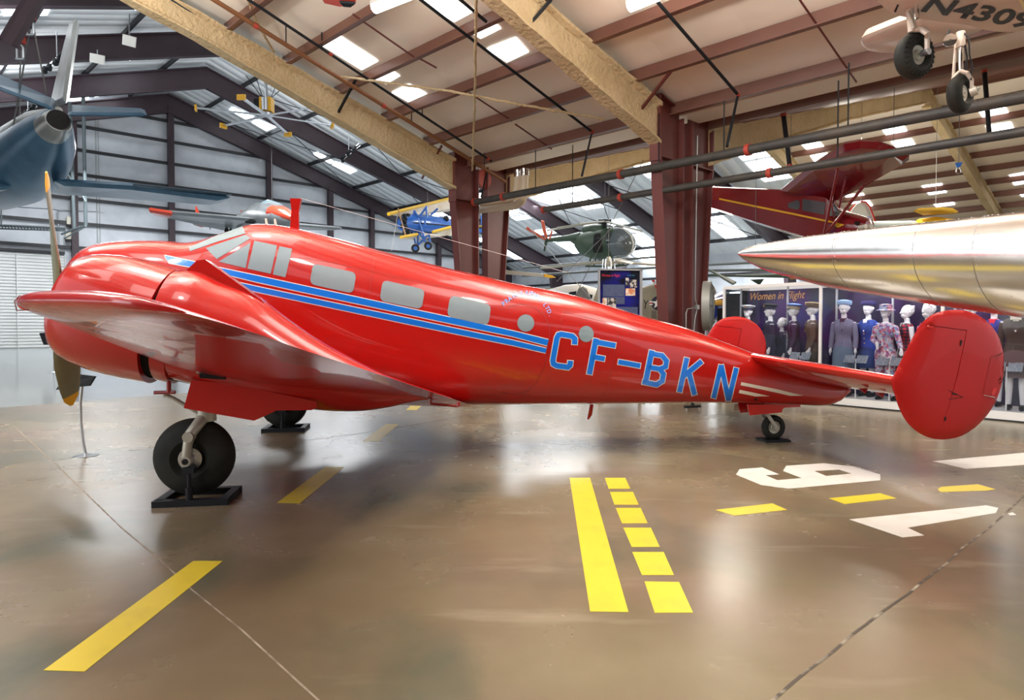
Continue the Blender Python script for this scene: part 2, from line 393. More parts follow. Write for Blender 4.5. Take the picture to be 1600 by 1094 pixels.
# girts of the end wall: short runs between the wall posts
posts = [(-14, None), (4.35, 98), (10.8, 264), (18.6, 414), (24.3, 479), (28.6, 537), (36.5, 640)]
for i, (t, px) in enumerate(posts):
    p = W0 + DF * t - NV * 0.45; mb = MB(); top = 20.3 - 0.33 * abs(t - 10.6) - 1.2
    mb.box((0, 0, 0), (1, 1, 1), m=Matrix.Translation(p + V((0, 0, top / 2))) @ Matrix.Rotation(math.atan2(DF.y, DF.x), 4, 'Z') @ Matrix.Diagonal((0.42, 0.5, top, 1)))
    struct(mb.build('wall_column', steelD), 'dark steel post on the white end wall')
g = 0
zz = [5.55, 7.35, 9.15, 10.95, 12.75, 14.55, 16.3, 17.9]
for z in zz:
    lim = (20.3 - 1.2 - z) / 0.33
    t0, t1 = max(-31, 10.6 - lim), min(47, 10.6 + lim)
    if z < 6: t0 = 4.4
    mb = MB(); mb.beam(W0 + DF * t0 - NV * 0.3 + V((0, 0, z)), W0 + DF * t1 - NV * 0.3 + V((0, 0, z)), 0.16, 0.22)
    struct(mb.build('wall_girt_beam', steelB), 'black horizontal wall girt')
for z in (2.2, 4.2, 6.2):
    e0 = W0 + DF * 47.3; mb = MB(); mb.beam(e0 + V((0, 0, z)), e0 - NV * 62 + V((0, 0, z)), 0.16, 0.22); struct(mb.build('wall_girt_beam', steelB), 'black girt of the far side wall')
# frames
def frameI(k, t0=-31.5, t1=46.5, d0=1.35):
    for sgn, te in ((-1, t0), (1, t1)):
        mb = MB(); n = 1
        a = RI(10.6, k, -0.35); b_ = RI(te, k, -0.35); da, db = d0 + 0.15, (1.6 if sgn > 0 else 1.3)
        for off, ww, lo, hi in ((0, 0.06, 0, 1), (0, 0.42, 0, 0.06), (0, 0.42, 0.94, 1)):
            u = NV * ww / 2
            def q(p, d, f): return p - V((0, 0, d * f))
            mid = a.lerp(b_, 0.6); dm = d0 * 0.8
            secs = [(a, da), (mid, dm), (b_, db)]
            rings = [[q(p, d, lo) - u, q(p, d, lo) + u, q(p, d, hi) + u, q(p, d, hi) - u] for p, d in secs]
            mb.loft(rings, smooth=False)
        if sgn > 0:   # leg
            p = b_.copy(); ft = V((p.x, p.y, 0))
            for ww in (0.06,):
                mb.prism([p + DF * 0.2, V((ft.x, ft.y, 0)) + DF * 0.2, V((ft.x, ft.y, 0)) - DF * 0.3, p - DF * 1.5 - V((0, 0, 1.3))], NV * 0.35)
        struct(mb.build('rafter_beam', steelD), 'dark purple tapered roof frame of the far hangar')
for k in (0.6, 8.2, 16.4, 24.6, 32.8): frameI(k)
for k in (41, 49.2):   # frames continuing behind the side hangar
    mb = MB(); a, b_ = RI(30, k, -0.35), RI(46.5, k, -0.35)
    mb.loft([[p - NV * .2, p + NV * .2, p + NV * .2 - V((0, 0, d)), p - NV * .2 - V((0, 0, d))] for p, d in ((a, 1.1), (b_, 1.6))], smooth=False)
    ft = V((b_.x, b_.y, 0)); mb.prism([b_ + DF * .2, ft + DF * .2, ft - DF * .3, b_ - DF * 1.5 - V((0, 0, 1.3))], NV * .35)
    struct(mb.build('rafter_beam', steelD), 'dark frame leg by the far side wall')
for t in [-28, -23.5, -19, -14.5, -10, -5.5, -1, 3.5, 8, 13.2, 17.7, 22.2, 26.7, 31.2, 35.7, 40.2, 44.7]:
    mb = MB(); mb.beam(RI(t, 0.3, -0.16), RI(t, 38.9 if t < 30 else 61, -0.16), 0.14, 0.26); struct(mb.build('roof_purlin_beam', steelB), 'black roof purlin of the far hangar')
# skylights in the far roof: pairs in each bay
def skyI(t, k, lt=2.6, lk=1.9):
    mb = MB(); mb.prism([RI(t, k, -0.05), RI(t + lt, k, -0.05), RI(t + lt, k + lk, -0.05), RI(t, k + lk, -0.05)], V((0, 0, 0.03)))
    struct(mb.build('window_skylight', skyl), 'bright translucent roof panel')
for k in (3.2, 11.4, 19.6, 27.8, 35):
    for t in (-22.5, -14.2, -5.2, 0.4 - 6 + 6.2, 14.0, 22.6, 31.4, 39.2):
        if t < 30: continue
        skyI(t, k); skyI(t + 2.9, k)
def on_far_roof(x, y):
    for s_, t_ in ((-1, 0), (1, 20)):
        p0 = RI(t_, 0, -.06); n_ = (RI(t_ + 5, 0) - RI(t_, 0)).cross(NV).normalized(); p = PLN(x, y, p0, n_); t = (p - W0).dot(V((NV.y, -NV.x, 0))) / DF.dot(V((NV.y, -NV.x, 0)))
        if (t - 10.6) * s_ > 0: return p
    return p
for q in ([(52, 8), (80, 9), (74, 24), (51, 25)], [(8, 10), (38, 10), (35, 24), (5, 25)], [(155, 81), (205, 81), (196, 95), (161, 96)], [(206, 79), (256, 74), (242, 90), (202, 95)], [(-10, 96), (34, 95), (31, 105), (-14, 109)],
          [(107, 145), (147, 141), (138, 154), (110, 157)], [(151, 139), (193, 136), (184, 146), (148, 152)], [(365, 168), (396, 183), (388, 189), (358, 172)], [(399, 187), (431, 199), (416, 205), (394, 192)],
          [(497, 238), (521, 253), (516, 256), (489, 241)], [(525, 253), (557, 267), (547, 272), (519, 258)], [(212, 3), (240, 1), (234, 14), (210, 16)]):
    mb = MB(); mb.prism([on_far_roof(*p) for p in q], V((0, 0, .02))); struct(mb.build('window_skylight', skyl), 'bright translucent panel in the far roof')
# tie rods of the far roof
for t0, t1, k0, k1 in ((14, 26, 1, 8), (26, 38, 1, 8), (14, 26, 9, 16), (26, 38, 9, 16), (26, 38, 17, 24), (33, 45, 17, 24), (33, 45, 25, 32), (36, 46, 33, 40)):
    for a, b_ in (((t0, k0), (t1, k1)), ((t0, k1), (t1, k0))):
        mb = MB(); mb.tube([RI(a[0], a[1], -0.6), RI(b_[0], b_[1], -0.6)], 0.035, 6); struct(mb.build('trim_tie_rod', steelB), 'thin black brace rod under the far roof')
# roll-up door
mb = MB(); d0 = W0 + DF * -13 - NV * 0.2; d1 = W0 + DF * 3.75 - NV * 0.2
H = 6.75; n = 30
mb.prism([d0, d1, d1 + V((0, 0, H)), d0 + V((0, 0, H))], NV * 0.05)
for i in range(n):
    z = (i + .5) * H / n
    mb.beam(d0 + V((0, 0, z)) - NV * 0.03, d1 + V((0, 0, z)) - NV * 0.03, 0.10, 0.07)
for j in range(7):
    p = d0.lerp(d1, j / 6); mb.beam(p - NV * 0.08, p - NV * 0.08 + V((0, 0, H)), 0.13, 0.04, up=DF)
struct(mb.build('door_1', doorM), 'large white ribbed roll-up hangar door')
mb = MB(); mb.beam(d0 + V((0, 0, H + .15)) - NV * .1, d1 + V((0, 0, H + .15)) - NV * .1, 0.3, 0.18); struct(mb.build('door_lintel', steelB), 'dark lintel over the roll-up door')

# ------------------------------------------------------------------ near hangar: roof, purlins, foam-coated frames
T2 = 24
slab('ceiling_near_hangar', [RII(-0.2, 8.1), RII(T2, 8.1), RII(T2, -24), RII(-0.2, -24)], insB, label='beige roof lining overhead')
slab('ceiling_side_hangar', [RIII(-0.2, 8.1), RIII(RIDGE3, 8.1), RIII(RIDGE3, -24), RIII(-0.2, -24)], insB, label='beige lining rising beyond the columns')
slab('ceiling_side_hangar', [RIII(RIDGE3, 8.1), RIII(36, 8.1), RIII(36, -24), RIII(RIDGE3, -24)], insB, label='tan lining falling away on the far slope')
def zpurlin(fn, t, k0, k1, lab):
    mb = MB(); h, fw, th = 0.32, 0.13, 0.022
    a, b_ = fn(t, k0, -0.02), fn(t, k1, -0.02); dz = V((0, 0, 1)); dd = (b_ - a).normalized(); sd = V((dd.y, -dd.x, 0))
    for p, q in ((V((0, 0, 0)), None),):
        mb.beam(a - dz * h / 2, b_ - dz * h / 2, th, h)
        mb.beam(a - dz * (h - th / 2) + sd * fw / 2, b_ - dz * (h - th / 2) + sd * fw / 2, fw, th)
        mb.beam(a - dz * th / 2 - sd * fw / 2, b_ - dz * th / 2 - sd * fw / 2, fw, th)
    struct(mb.build('roof_purlin_beam', purl), lab)
for i in range(15): zpurlin(RII, 0.35 + 1.52 * i, 7.9, -23, 'brown steel purlin under the beige near roof')
for i in range(12): zpurlin(RIII, 0.35 + 1.52 * i, 7.9, -23, 'brown purlin of the rising side roof')
for i in range(12): zpurlin(RIII, RIDGE3 + 0.5 + 1.52 * i, 7.9, -23, 'brown purlin of the far roof slope')
# eave gutter flashing
mb = MB(); mb.beam(RII(-0.45, 8, 0.0), RII(-0.45, -22, 0.0), 0.9, 0.05); struct(mb.build('ceiling_gutter', insB), 'pale flashing closing the valley between the two roofs')
# rough foam coated rafters
def foam_rafter(fn, k, t0, t1, d0, d1, lab, t2=None, wdt=0.34, sink=0.30):
    mb = MB(); n = 44; rings = []
    ss = (t2 - t0 if t2 else t1 - t0)
    for i in range(n + 1):
        t = t0 + ss * i / n; d = lerp(d0, d1, min(1, abs(t - t0) / abs(t1 - t0))); p = fn(t, k, -sink); z = V((0, 0, 1))
        prof = [(-.5, 0), (-.5, .08), (-.16, .14), (-.15, .85), (-.5, .93), (-.5, 1.0), (.5, 1.0), (.5, .93), (.15, .85), (.16, .14), (.5, .08), (.5, 0)]
        r = []
        for x, y in prof:
            q = p + NV * (x * wdt) - z * (y * d)
            r.append(q + V(noise.noise_vector(q * 2.6)) * 0.035)
        rings.append(r)
    mb.loft(rings, smooth=True); return struct(mb.build('rafter_beam', foam), lab)
foam_rafter(RII, 0, 0.95, 9, 1.0, 0.62, 'tan foam-coated rafter meeting the nearer red column', 15, sink=.32)
foam_rafter(RII, BAY, 0.95, 9, 1.0, 0.62, 'long tan foam-coated rafter meeting the farther red column', 20, sink=.32)
foam_rafter(RII, -BAY, 0.35, 9, 1.0, 0.62, 'tan foam-coated rafter overhead', 20, sink=.32)
for k in (0, BAY, -BAY, -2 * BAY):
    foam_rafter(RIII, k, 0.35, 9, 1.0, 0.62, 'tan foam-coated rafter rising beyond the columns', RIDGE3)
    foam_rafter(RIII, k, RIDGE3, RIDGE3 + 9, .8, .8, 'tan foam-coated rafter on the far slope', 35.5)
# columns: tapered red I-columns with knee plates
def column(base, d, wt, wb, lab, ztop=6.85, zk=5.75):
    """d: horizontal direction the column flares towards; straight flange on the other side"""
    mb = MB(); b0 = V(base)
    o = lambda x, z: b0 + d * x + V((0, 0, z))
    u = NV
    def plate(quad, th): mb.prism([p - u * th / 2 for p in quad], u * th)
    plate([o(0, 0), o(wb, 0), o(wt, zk), o(wt, 7.0 + .28 * wt), o(0, 7.0)], 0.03)          # web
    fw = 0.30
    def flange(p, q, th=0.035):
        n_ = (q - p).normalized(); s = n_.cross(u) * th / 2
        mb.loft([[p - u * fw / 2 - s, p + u * fw / 2 - s, p + u * fw / 2 + s, p - u * fw / 2 + s], [q - u * fw / 2 - s, q + u * fw / 2 - s, q + u * fw / 2 + s, q - u * fw / 2 + s]], smooth=False)
    flange(o(0, 0), o(0, ztop)); flange(o(wb, 0), o(wt, zk)); flange(o(0, zk), o(wt, zk), .03)
    flange(o(0, 7.0), o(wt, 7.0 + .28 * wt), .03); flange(o(wt + .02, zk - .1), o(wt + .02, 7.0 + .28 * wt), .05)
    c = mb.build('column', steelR); struct(c, lab)
    for i in range(5):
        for sx in (-.1, .1):
            pass
    return c
column(P2, -DF, 0.95, 0.45, 'nearer dark red tapered column under the near roof')
column(P1, -DF, 0.95, 0.45, 'farther dark red tapered column under the near roof')
column(P2 + DF * 0.42, DF, 0.95, 0.5, 'dark red tapered column paired behind the nearer one')
column(P1 + DF * 0.42, DF, 0.95, 0.5, 'dark red tapered column paired behind the farther one')
column(P2 - NV * BAY, -DF, 0.95, 0.45, 'column beyond the frame')
column(P2 + DF * 0.42 - NV * BAY, DF, 0.95, 0.5, 'paired column beyond the frame')
# skylights in the near roof, sitting between purlins
def roof_t(i): return 0.35 + 1.52 * i
def skyII(i, k, L_=1.0, fn=RII, base=0.35):
    t = base + 1.52 * i + .06; mb = MB()
    mb.prism([fn(t, k, -0.015), fn(t + 1.38, k, -0.015), fn(t + 1.38, k + L_, -0.015), fn(t, k + L_, -0.015)], V((0, 0, 0.012)))
    struct(mb.build('window_skylight', skyl), 'bright skylight panel between purlins')
# ================================================================== the red twin-engine aircraft
gn, gf, gt = G(297, 781), G(449, 671.5), G(1208, 689)
AM = (gn + gf) / 2
AX = (gt - AM).normalized(); AS = V((AX.y, -AX.x, 0))          # AX towards the tail, AS towards the camera
TRK = (gn - gf).dot(AS) / 2                                    # half track
def Wd(a, s, z): return AM + AX * a + AS * s + V((0, 0, z))
def AP(x, y, s):
    """pixel -> (a, z) on the aircraft's fore-aft plane at lateral station s"""
    p = PLN(x, y, AM + AS * s, AS); d = p - AM; return d.dot(AX), p.z
plane = thing('airplane', AM, 'glossy red twin-engine propeller airplane with blue stripes and letters CF-BKN on its side', 'airplane', rz=math.atan2(AX.y, AX.x))
PA = plane

# ---- fuselage
top_px = [(133, 392), (142, 387), (153, 383), (184, 378.5), (230, 377), (270, 378), (293, 380.5), (320, 376), (350, 366.5), (378, 357.5), (390, 353.5), (402, 351.5), (430, 352.5), (465, 358), (500, 367), (550, 380), (600, 394), (650, 407), (700, 420), (750, 431), (800, 443), (850, 452), (900, 463), (950, 478), (1000, 493.5), (1060, 509.5), (1120, 531), (1182, 554), (1240, 575), (1290, 592), (1325, 604)]
bot_px = [(640, 632.5), (740, 634.5), (850, 634), (960, 633), (1060, 632), (1150, 632), (1220, 632.5), (1260, 634), (1285, 635), (1300, 633), (1313, 628), (1324, 619)]
topz = sorted([AP(x, y, 0.0) for x, y in top_px]); botz = sorted([AP(x, y, 0.22 if x < 1200 else 0.08) for x, y in bot_px])
a_nose = topz[0][0] - 0.22; zn = topz[0][1] - 0.42
topz = [(a_nose, zn + .04), (a_nose + .05, zn + .2), (a_nose + .12, zn + .31)] + topz
zb0 = botz[0][1]; ab0 = botz[0][0]
botz = [(a_nose, zn - .04), (a_nose + .06, zn - .22), (a_nose + .2, zn - .36), (a_nose + .5, zn - .52), (a_nose + 1.0, zn - .68), (0.3, lerp(zn - .68, zb0, .52))] + botz
aend = max(topz[-1][0], botz[-1][0]) + 0.03; zend = (topz[-1][1] + botz[-1][1]) / 2
topz.append((aend, zend + .01)); botz.append((aend, zend - .01))
topz = smooth_tab(topz); botz = smooth_tab(botz)
wid = smooth_tab([(a_nose, .03), (a_nose + .06, .2), (a_nose + .18, .31), (a_nose + .5, .43), (a_nose + 1.0, .52), (-.4, .58), (0.2, .64), (1, .67), (2.2, .66), (3.2, .60), (4.2, .50), (5.2, .39), (6.2, .28), (7.0, .21), (aend - .25, .15), (aend - .08, .09), (aend, .02)])
fus = MB(); rings = []; NA, NC = 120, 56
for i in range(NA + 1):
    u = i / NA; a = a_nose + (aend - a_nose) * (u ** 1.15 if u < .5 else 1 - (1 - u) * 1.0 if False else u ** 1.15)
    zt, zb, w_ = itp(topz, a), itp(botz, a), itp(wid, a); zc, hz = (zt + zb) / 2, max((zt - zb) / 2, .01)
    p = 2.35; r = []
    for j in range(NC):
        t = 2 * PI * j / NC; c, s_ = math.cos(t), math.sin(t)
        pt = p + (0.35 if s_ < 0 else 0)
        r.append(Wd(a, w_ * math.copysign(abs(c) ** (2 / pt), c), zc + hz * math.copysign(abs(s_) ** (2 / pt), s_)))
    rings.append(r)
fus.loft(rings)
fuselage = fus.build('fuselage', 'red', PA)
T = bvh(fus)
def poly_on(name, polys, m, off=.004, cell=7, tree=None, parent=None, label=None):
    return decal(name, polys, tree or T, M[m] if isinstance(m, str) else m, parent or PA, off, cell, label)
# cockpit panes
poly_on('windshield_pane', [(295.5, 387), (330, 372), (379, 354), (384, 365), (340, 378), (297, 393)], 'window', cell=2.5, label='pale blanked windshield pane')
poly_on('windshield_pane', [(322, 388), (384, 367), (391, 373), (339, 405)], 'window')
poly_on('cockpit_window', [(342, 409), (391.5, 379.5), (384, 419)], 'window')
poly_on('cockpit_window', [(397.5, 376.5), (433, 384), (423, 428), (387, 420)], 'window')
poly_on('cockpit_window', [(436.5, 385), (456.5, 389), (446, 433.5), (426.5, 429)], 'window')
# cabin windows: rounded rectangles
def rrect(c, r=0.28, n=5):
    c = [V((x, y)) for x, y in c]; out = []
    for i in range(4):
        p, q, s_ = c[i - 1], c[i], c[(i + 1) % 4]; e = min((p - q).length, (s_ - q).length) * r
        a = q + (p - q).normalized() * e; b_ = q + (s_ - q).normalized() * e
        for k in range(n + 1):
            t = k / n; m_ = a * (1 - t) ** 2 + q * 2 * t * (1 - t) + b_ * t * t; out.append((m_.x, m_.y))
    return out
for c in ([(489, 412), (557, 426.5), (551.5, 459), (484, 444)], [(598, 437.5), (664, 453), (658.5, 483.5), (593, 470)], [(703.5, 461.5), (767.5, 476.5), (763, 508.5), (698, 494.5)]):
    poly_on('cabin_window', rrect(c), 'window', off=.005)
def circ(x, y, rx, ry=None, n=28): return [(x + rx * math.cos(2 * PI * k / n), y + (ry or rx) * math.sin(2 * PI * k / n)) for k in range(n)]
poly_on('porthole_window', circ(821.4, 505, 13.2, 13.4), 'window', off=.005)
poly_on('porthole_window', circ(915.8, 522, 11.6, 12.6), 'window', off=.005)
# stripes
def band(tops, bots): return [[tops[i], tops[i + 1], bots[i + 1], bots[i]] for i in range(len(tops) - 1)]
s1t = [(257, 399.5), (280, 404.5), (302, 409), (333, 416.5), (400, 430.5), (480, 448), (560, 465), (640, 482.5), (720, 499.5), (800, 517), (857, 531)]
s1b = [(257, 399.5), (264, 411), (302, 418), (345, 427), (400, 440.5), (480, 458), (560, 475), (640, 492), (720, 509), (800, 525.5), (854.5, 540)]
s2t = [(330, 432), (400, 447.5), (480, 464.5), (560, 481.5), (640, 498), (720, 515), (800, 531.5), (854, 544.5)]
s2b = [(330, 439), (400, 456), (480, 473), (560, 490), (640, 507), (720, 523.5), (800, 539.5), (852, 551.5)]
def grow(l, d): return [(x, y + d) for x, y in l]
poly_on('stripe_outline', band(grow(s1t, -1.3)[:1] + grow(s1t, -1.3)[1:], grow(s1b, 1.3)), 'white', .003)
poly_on('stripe_outline', band(grow(s2t, -1.2), grow(s2b, 1.2)), 'white', .003)
poly_on('blue_stripe', band(s1t, s1b), 'blue', .0055)
poly_on('blue_stripe', band(s2t, s2b), 'blue', .0055)
# registration letters (frame coordinates of a zoom: x0 + u/6.836)
def za(pts): return [(760 + u / 6.836, 440 + v / 6.836) for u, v in pts]
def zb_(pts): return [(980 + u / 6.836, 520 + v / 6.836) for u, v in pts]
def blue_letter(segs, closed=False, w_=8.4):
    out = []; wh = []
    for pts, cl, ww in segs:
        out += stroke(pts, ww, cl); 
        # the white edge runs past the stroke ends
        e = [V(p) for p in pts]
        if not cl:
            e[0] = e[0] + (e[0] - e[1]).normalized() * 1.1; e[-1] = e[-1] + (e[-1] - e[-2]).normalized() * 1.1
        wh += stroke([tuple(p) for p in e], ww + 2.2, cl)
    poly_on('letter_outline', wh, 'white', .004, 6); poly_on('registration_letter', out, 'blue', .0065, 6)
C_ = za([(938, 675), (945, 610), (920, 585), (800, 560), (770, 570), (755, 600), (709, 850), (715, 885), (740, 903), (870, 915), (893, 895), (900, 850)])
C_ = za([(940, 672), (943, 612), (915, 584), (798, 563), (768, 572), (752, 602), (708, 845), (716, 880), (748, 898), (868, 914), (892, 892), (896, 846)])
blue_letter([(C_, False, 8.2)])
blue_letter([(za([(1098, 990), (1169, 610)]), False, 8.4), (za([(1144, 642), (1377, 684)]), False, 8.0), (za([(1130, 802), (1262, 826)]), False, 7.8)])
blue_letter([(za([(1407, 858), (1504, 874)]) + zb_([(138, 354)]), False, 7.6)])
blue_letter([(zb_([(188, 555), (262, 190)]), False, 8.2), (zb_([(236, 221), (370, 243), (418, 300), (408, 362), (345, 388), (225, 366)]), False, 7.6),
             (zb_([(345, 388), (385, 440), (372, 515), (312, 553), (160, 523)]), False, 7.6)])
blue_letter([(zb_([(556, 632), (635, 268)]), False, 7.8), (zb_([(590, 472), (795, 304)]), False, 8.0), (zb_([(660, 436), (718, 662)]), False, 7.8)])
blue_letter([(zb_([(920, 696), (1002, 345)]), False, 7.4), (zb_([(1002, 345), (1080, 722)]), False, 7.4), (zb_([(1080, 722), (1164, 376)]), False, 7.4)])
# cream flashes by the tail
poly_on('tail_flash', [(1158, 597), (1215, 608.5), (1255, 618.3), (1235, 618.5), (1190, 608.5), (1157, 602)], 'cream')
poly_on('tail_flash', [(1155.5, 609), (1180, 614), (1202, 619), (1180, 619.3), (1154, 614)], 'cream')
# arched airline lettering
def arc_text(s, P0, P1, P2_, size, m):
    polys = []; n = len(s)
    vsf = [text_polys(c, 1.0) if c != ' ' else (None, None) for c in s]
    for i, c in enumerate(s):
        if c == ' ': continue
        t = (i + .5) / n; a, b_, d = V(P0), V(P1), V(P2_)
        p = a * (1 - t) ** 2 + b_ * 2 * t * (1 - t) + d * t * t; tg = ((b_ - a) * (1 - t) + (d - b_) * t).normalized(); up = V((tg.y, -tg.x))
        vs, fs = vsf[i]; mx = max(v.x for v in vs); 
        for f in fs: polys.append([tuple(p + tg * ((vs[k].x - mx / 2) * size * .95) + up * ((vs[k].y - .35) * size)) for k in f])
    return polys
poly_on('airline_name', arc_text('PRAIRIE AIRWAYS LTD.', (784, 477), (835, 430), (862, 496), 9.4, 'blue'), mat('light_blue_lettering', (.12, .42, .95), .4), .004, 5, label='small arched blue lettering over the door')
# panel seams and door outline
def seam(pts, w_=1.0, m='seam', off=.002, tree=None): poly_on('panel_seam', stroke(pts, w_), m, off, 12, tree)
seam([(793, 480), (812, 475), (835, 480), (850, 492), (859, 510), (858, 530), (850, 575), (840, 595), (826, 610), (805, 617), (780, 612)])
seam([(483, 366), (478, 380)], .7)
for pts in ([(487, 367), (479, 384)], [(588, 393), (581, 425), (573, 500)], [(693, 421), (688, 440)], [(789, 441), (785, 480)], [(882, 462), (879, 490), (869, 540), (850, 632)],
            [(300, 435), (293, 380)], [(966, 520), (945, 633)]): seam(pts, .6)
seam([(300, 395), (480, 404), (520, 411), (640, 437), (800, 470)], .5); seam([(880, 487), (1000, 517), (1180, 562)], .5)
seam([(1168, 632), (1180, 621)], .6)
poly_on('drain_hole', circ(1180.5, 624, 1.8, 2.2), 'blackgap', .005)

# ---- wings
ZW0, DS, DA = .995, .14, .175
def wing_pt(x, y):
    """pixel -> (a, s) where the line of sight meets the wing plane z = ZW0 + DS s - DA a"""
    d = ray(x, y); c = CAM - AM
    # z = EYE + t dz ; a = c.AX + t d.AX ; s = c.AS + t d.AS
    t = (ZW0 + DS * c.dot(AS) - DA * c.dot(AX) - EYE) / (d.z - DS * d.dot(AS) + DA * d.dot(AX))
    p = c + d * t; return p.dot(AX), p.dot(AS)
tip = [wing_pt(x, y) for x, y in ((27, 474), (34, 469), (51, 469), (100, 469), (154, 471), (205, 475), (281, 487), (340, 503), (400, 521), (468, 545), (530, 565), (586, 583), (664, 609), (732, 632))]
smax_i = max(range(len(tip)), key=lambda i: tip[i][1]); smax = tip[smax_i][1]; amax = tip[smax_i][0]
lead = smooth_tab(sorted([(0.3, -.78), (2.6, -.24), (tip[0][1], tip[0][0])] + [(s_, a) for a, s_ in tip[1:smax_i + 1]]))
trail_pts = sorted([(s_, a) for a, s_ in tip[smax_i:]]); trail_pts = [(0.3, trail_pts[0][1] + .1)] + trail_pts
trail = smooth_tab(trail_pts)
def airfoil(u): return 5 * (0.2969 * math.sqrt(u) - 0.126 * u - 0.3516 * u * u + 0.2843 * u**3 - 0.1036 * u**4)
def wing(sg, name, s0=.35, s1=None):
    mb = MB(); rings = []; NS, NU = 60, 22; s1 = s1 or smax
    for i in range(NS + 1):
        q = i / NS; s_ = s0 + (s1 - s0) * (1 - (1 - q) ** 1.8)
        le, te = itp(lead, s_), itp(trail, s_); c = max(te - le, .02); tc = lerp(.17, .11, min(1, s_ / 5.0)) * c
        if s_ > 5.0:
            c5 = itp(trail, 5.0) - itp(lead, 5.0); tc = .11 * c5 * max(1e-3, 1 - ((s_ - 5) / (smax - 5)) ** 2) ** .42
        r = []
        us = [(1 - math.cos(PI * k / NU)) / 2 for k in range(NU + 1)]
        for u in us: r.append((le + c * u, airfoil(u) * tc * 1.1))
        for u in us[-2:0:-1]: r.append((le + c * u, -airfoil(u) * tc * .75))
        rings.append([Wd(a, sg * s_, ZW0 + DS * s_ - DA * a + h) for a, h in r])
    mb.loft(rings); return mb
nw = wing(1, 'wing'); near_wing = nw.build('wing', 'red2', PA, label='outer wing towards the viewer, glossy red and rounded at the tip')
wing(-1, 'wing').build('wing', 'red2', PA, label='wing on the far side')
TW = bvh(nw)
seam_w = lambda pts: poly_on('panel_seam', stroke(pts, .7), 'seam', .002, 12, TW)
# wing tip lamp with its wire guard
a0, s0_ = tip[0][0] + .12, tip[0][1] + .05; z0_ = ZW0 + DS * s0_ - DA * a0 + .01
mb = MB(); mb.ell(Wd(a0 - .05, s0_, z0_), (.045, .025, .028)); lamp_ = mb.build('tip_lamp', mat('red_lamp_glass', (.6, .02, .02), .1, coat=1), PA)
mb = MB()
lq = Wd(a0 - .06, s0_ + .01, z0_); pp = [lq + AX * x + V((0, 0, z)) + AS * .03 for x, z in ((-.02, .008), (-.002, .032), (.045, .022), (.04, -.025), (-.012, -.028))]
for i in range(5): mb.tube([pp[i], pp[(i + 1) % 5]], .0018, 5)
mb.build('wire_guard', 'darkred', lamp_)
# aileron linkage below the trailing edge
def on_wing(a, s_, dz=0): return Wd(a, s_, ZW0 + DS * s_ - DA * a + dz)
a_, s_ = wing_pt(700, 622); mb = MB()
pA, pB = Wd(*[AP(672, 631, s_)[0], s_, AP(672, 631, s_)[1]]), Wd(*[AP(716, 635, s_)[0], s_, AP(716, 635, s_)[1]])
mb.tube([pA, pB], .012, 8); mb.tube([pA, pA + V((0, 0, .05))], .02, 8); mb.tube([pB, pB + V((0, 0, .04))], .02, 8)
mb.build('flap_linkage', 'darkred', PA)

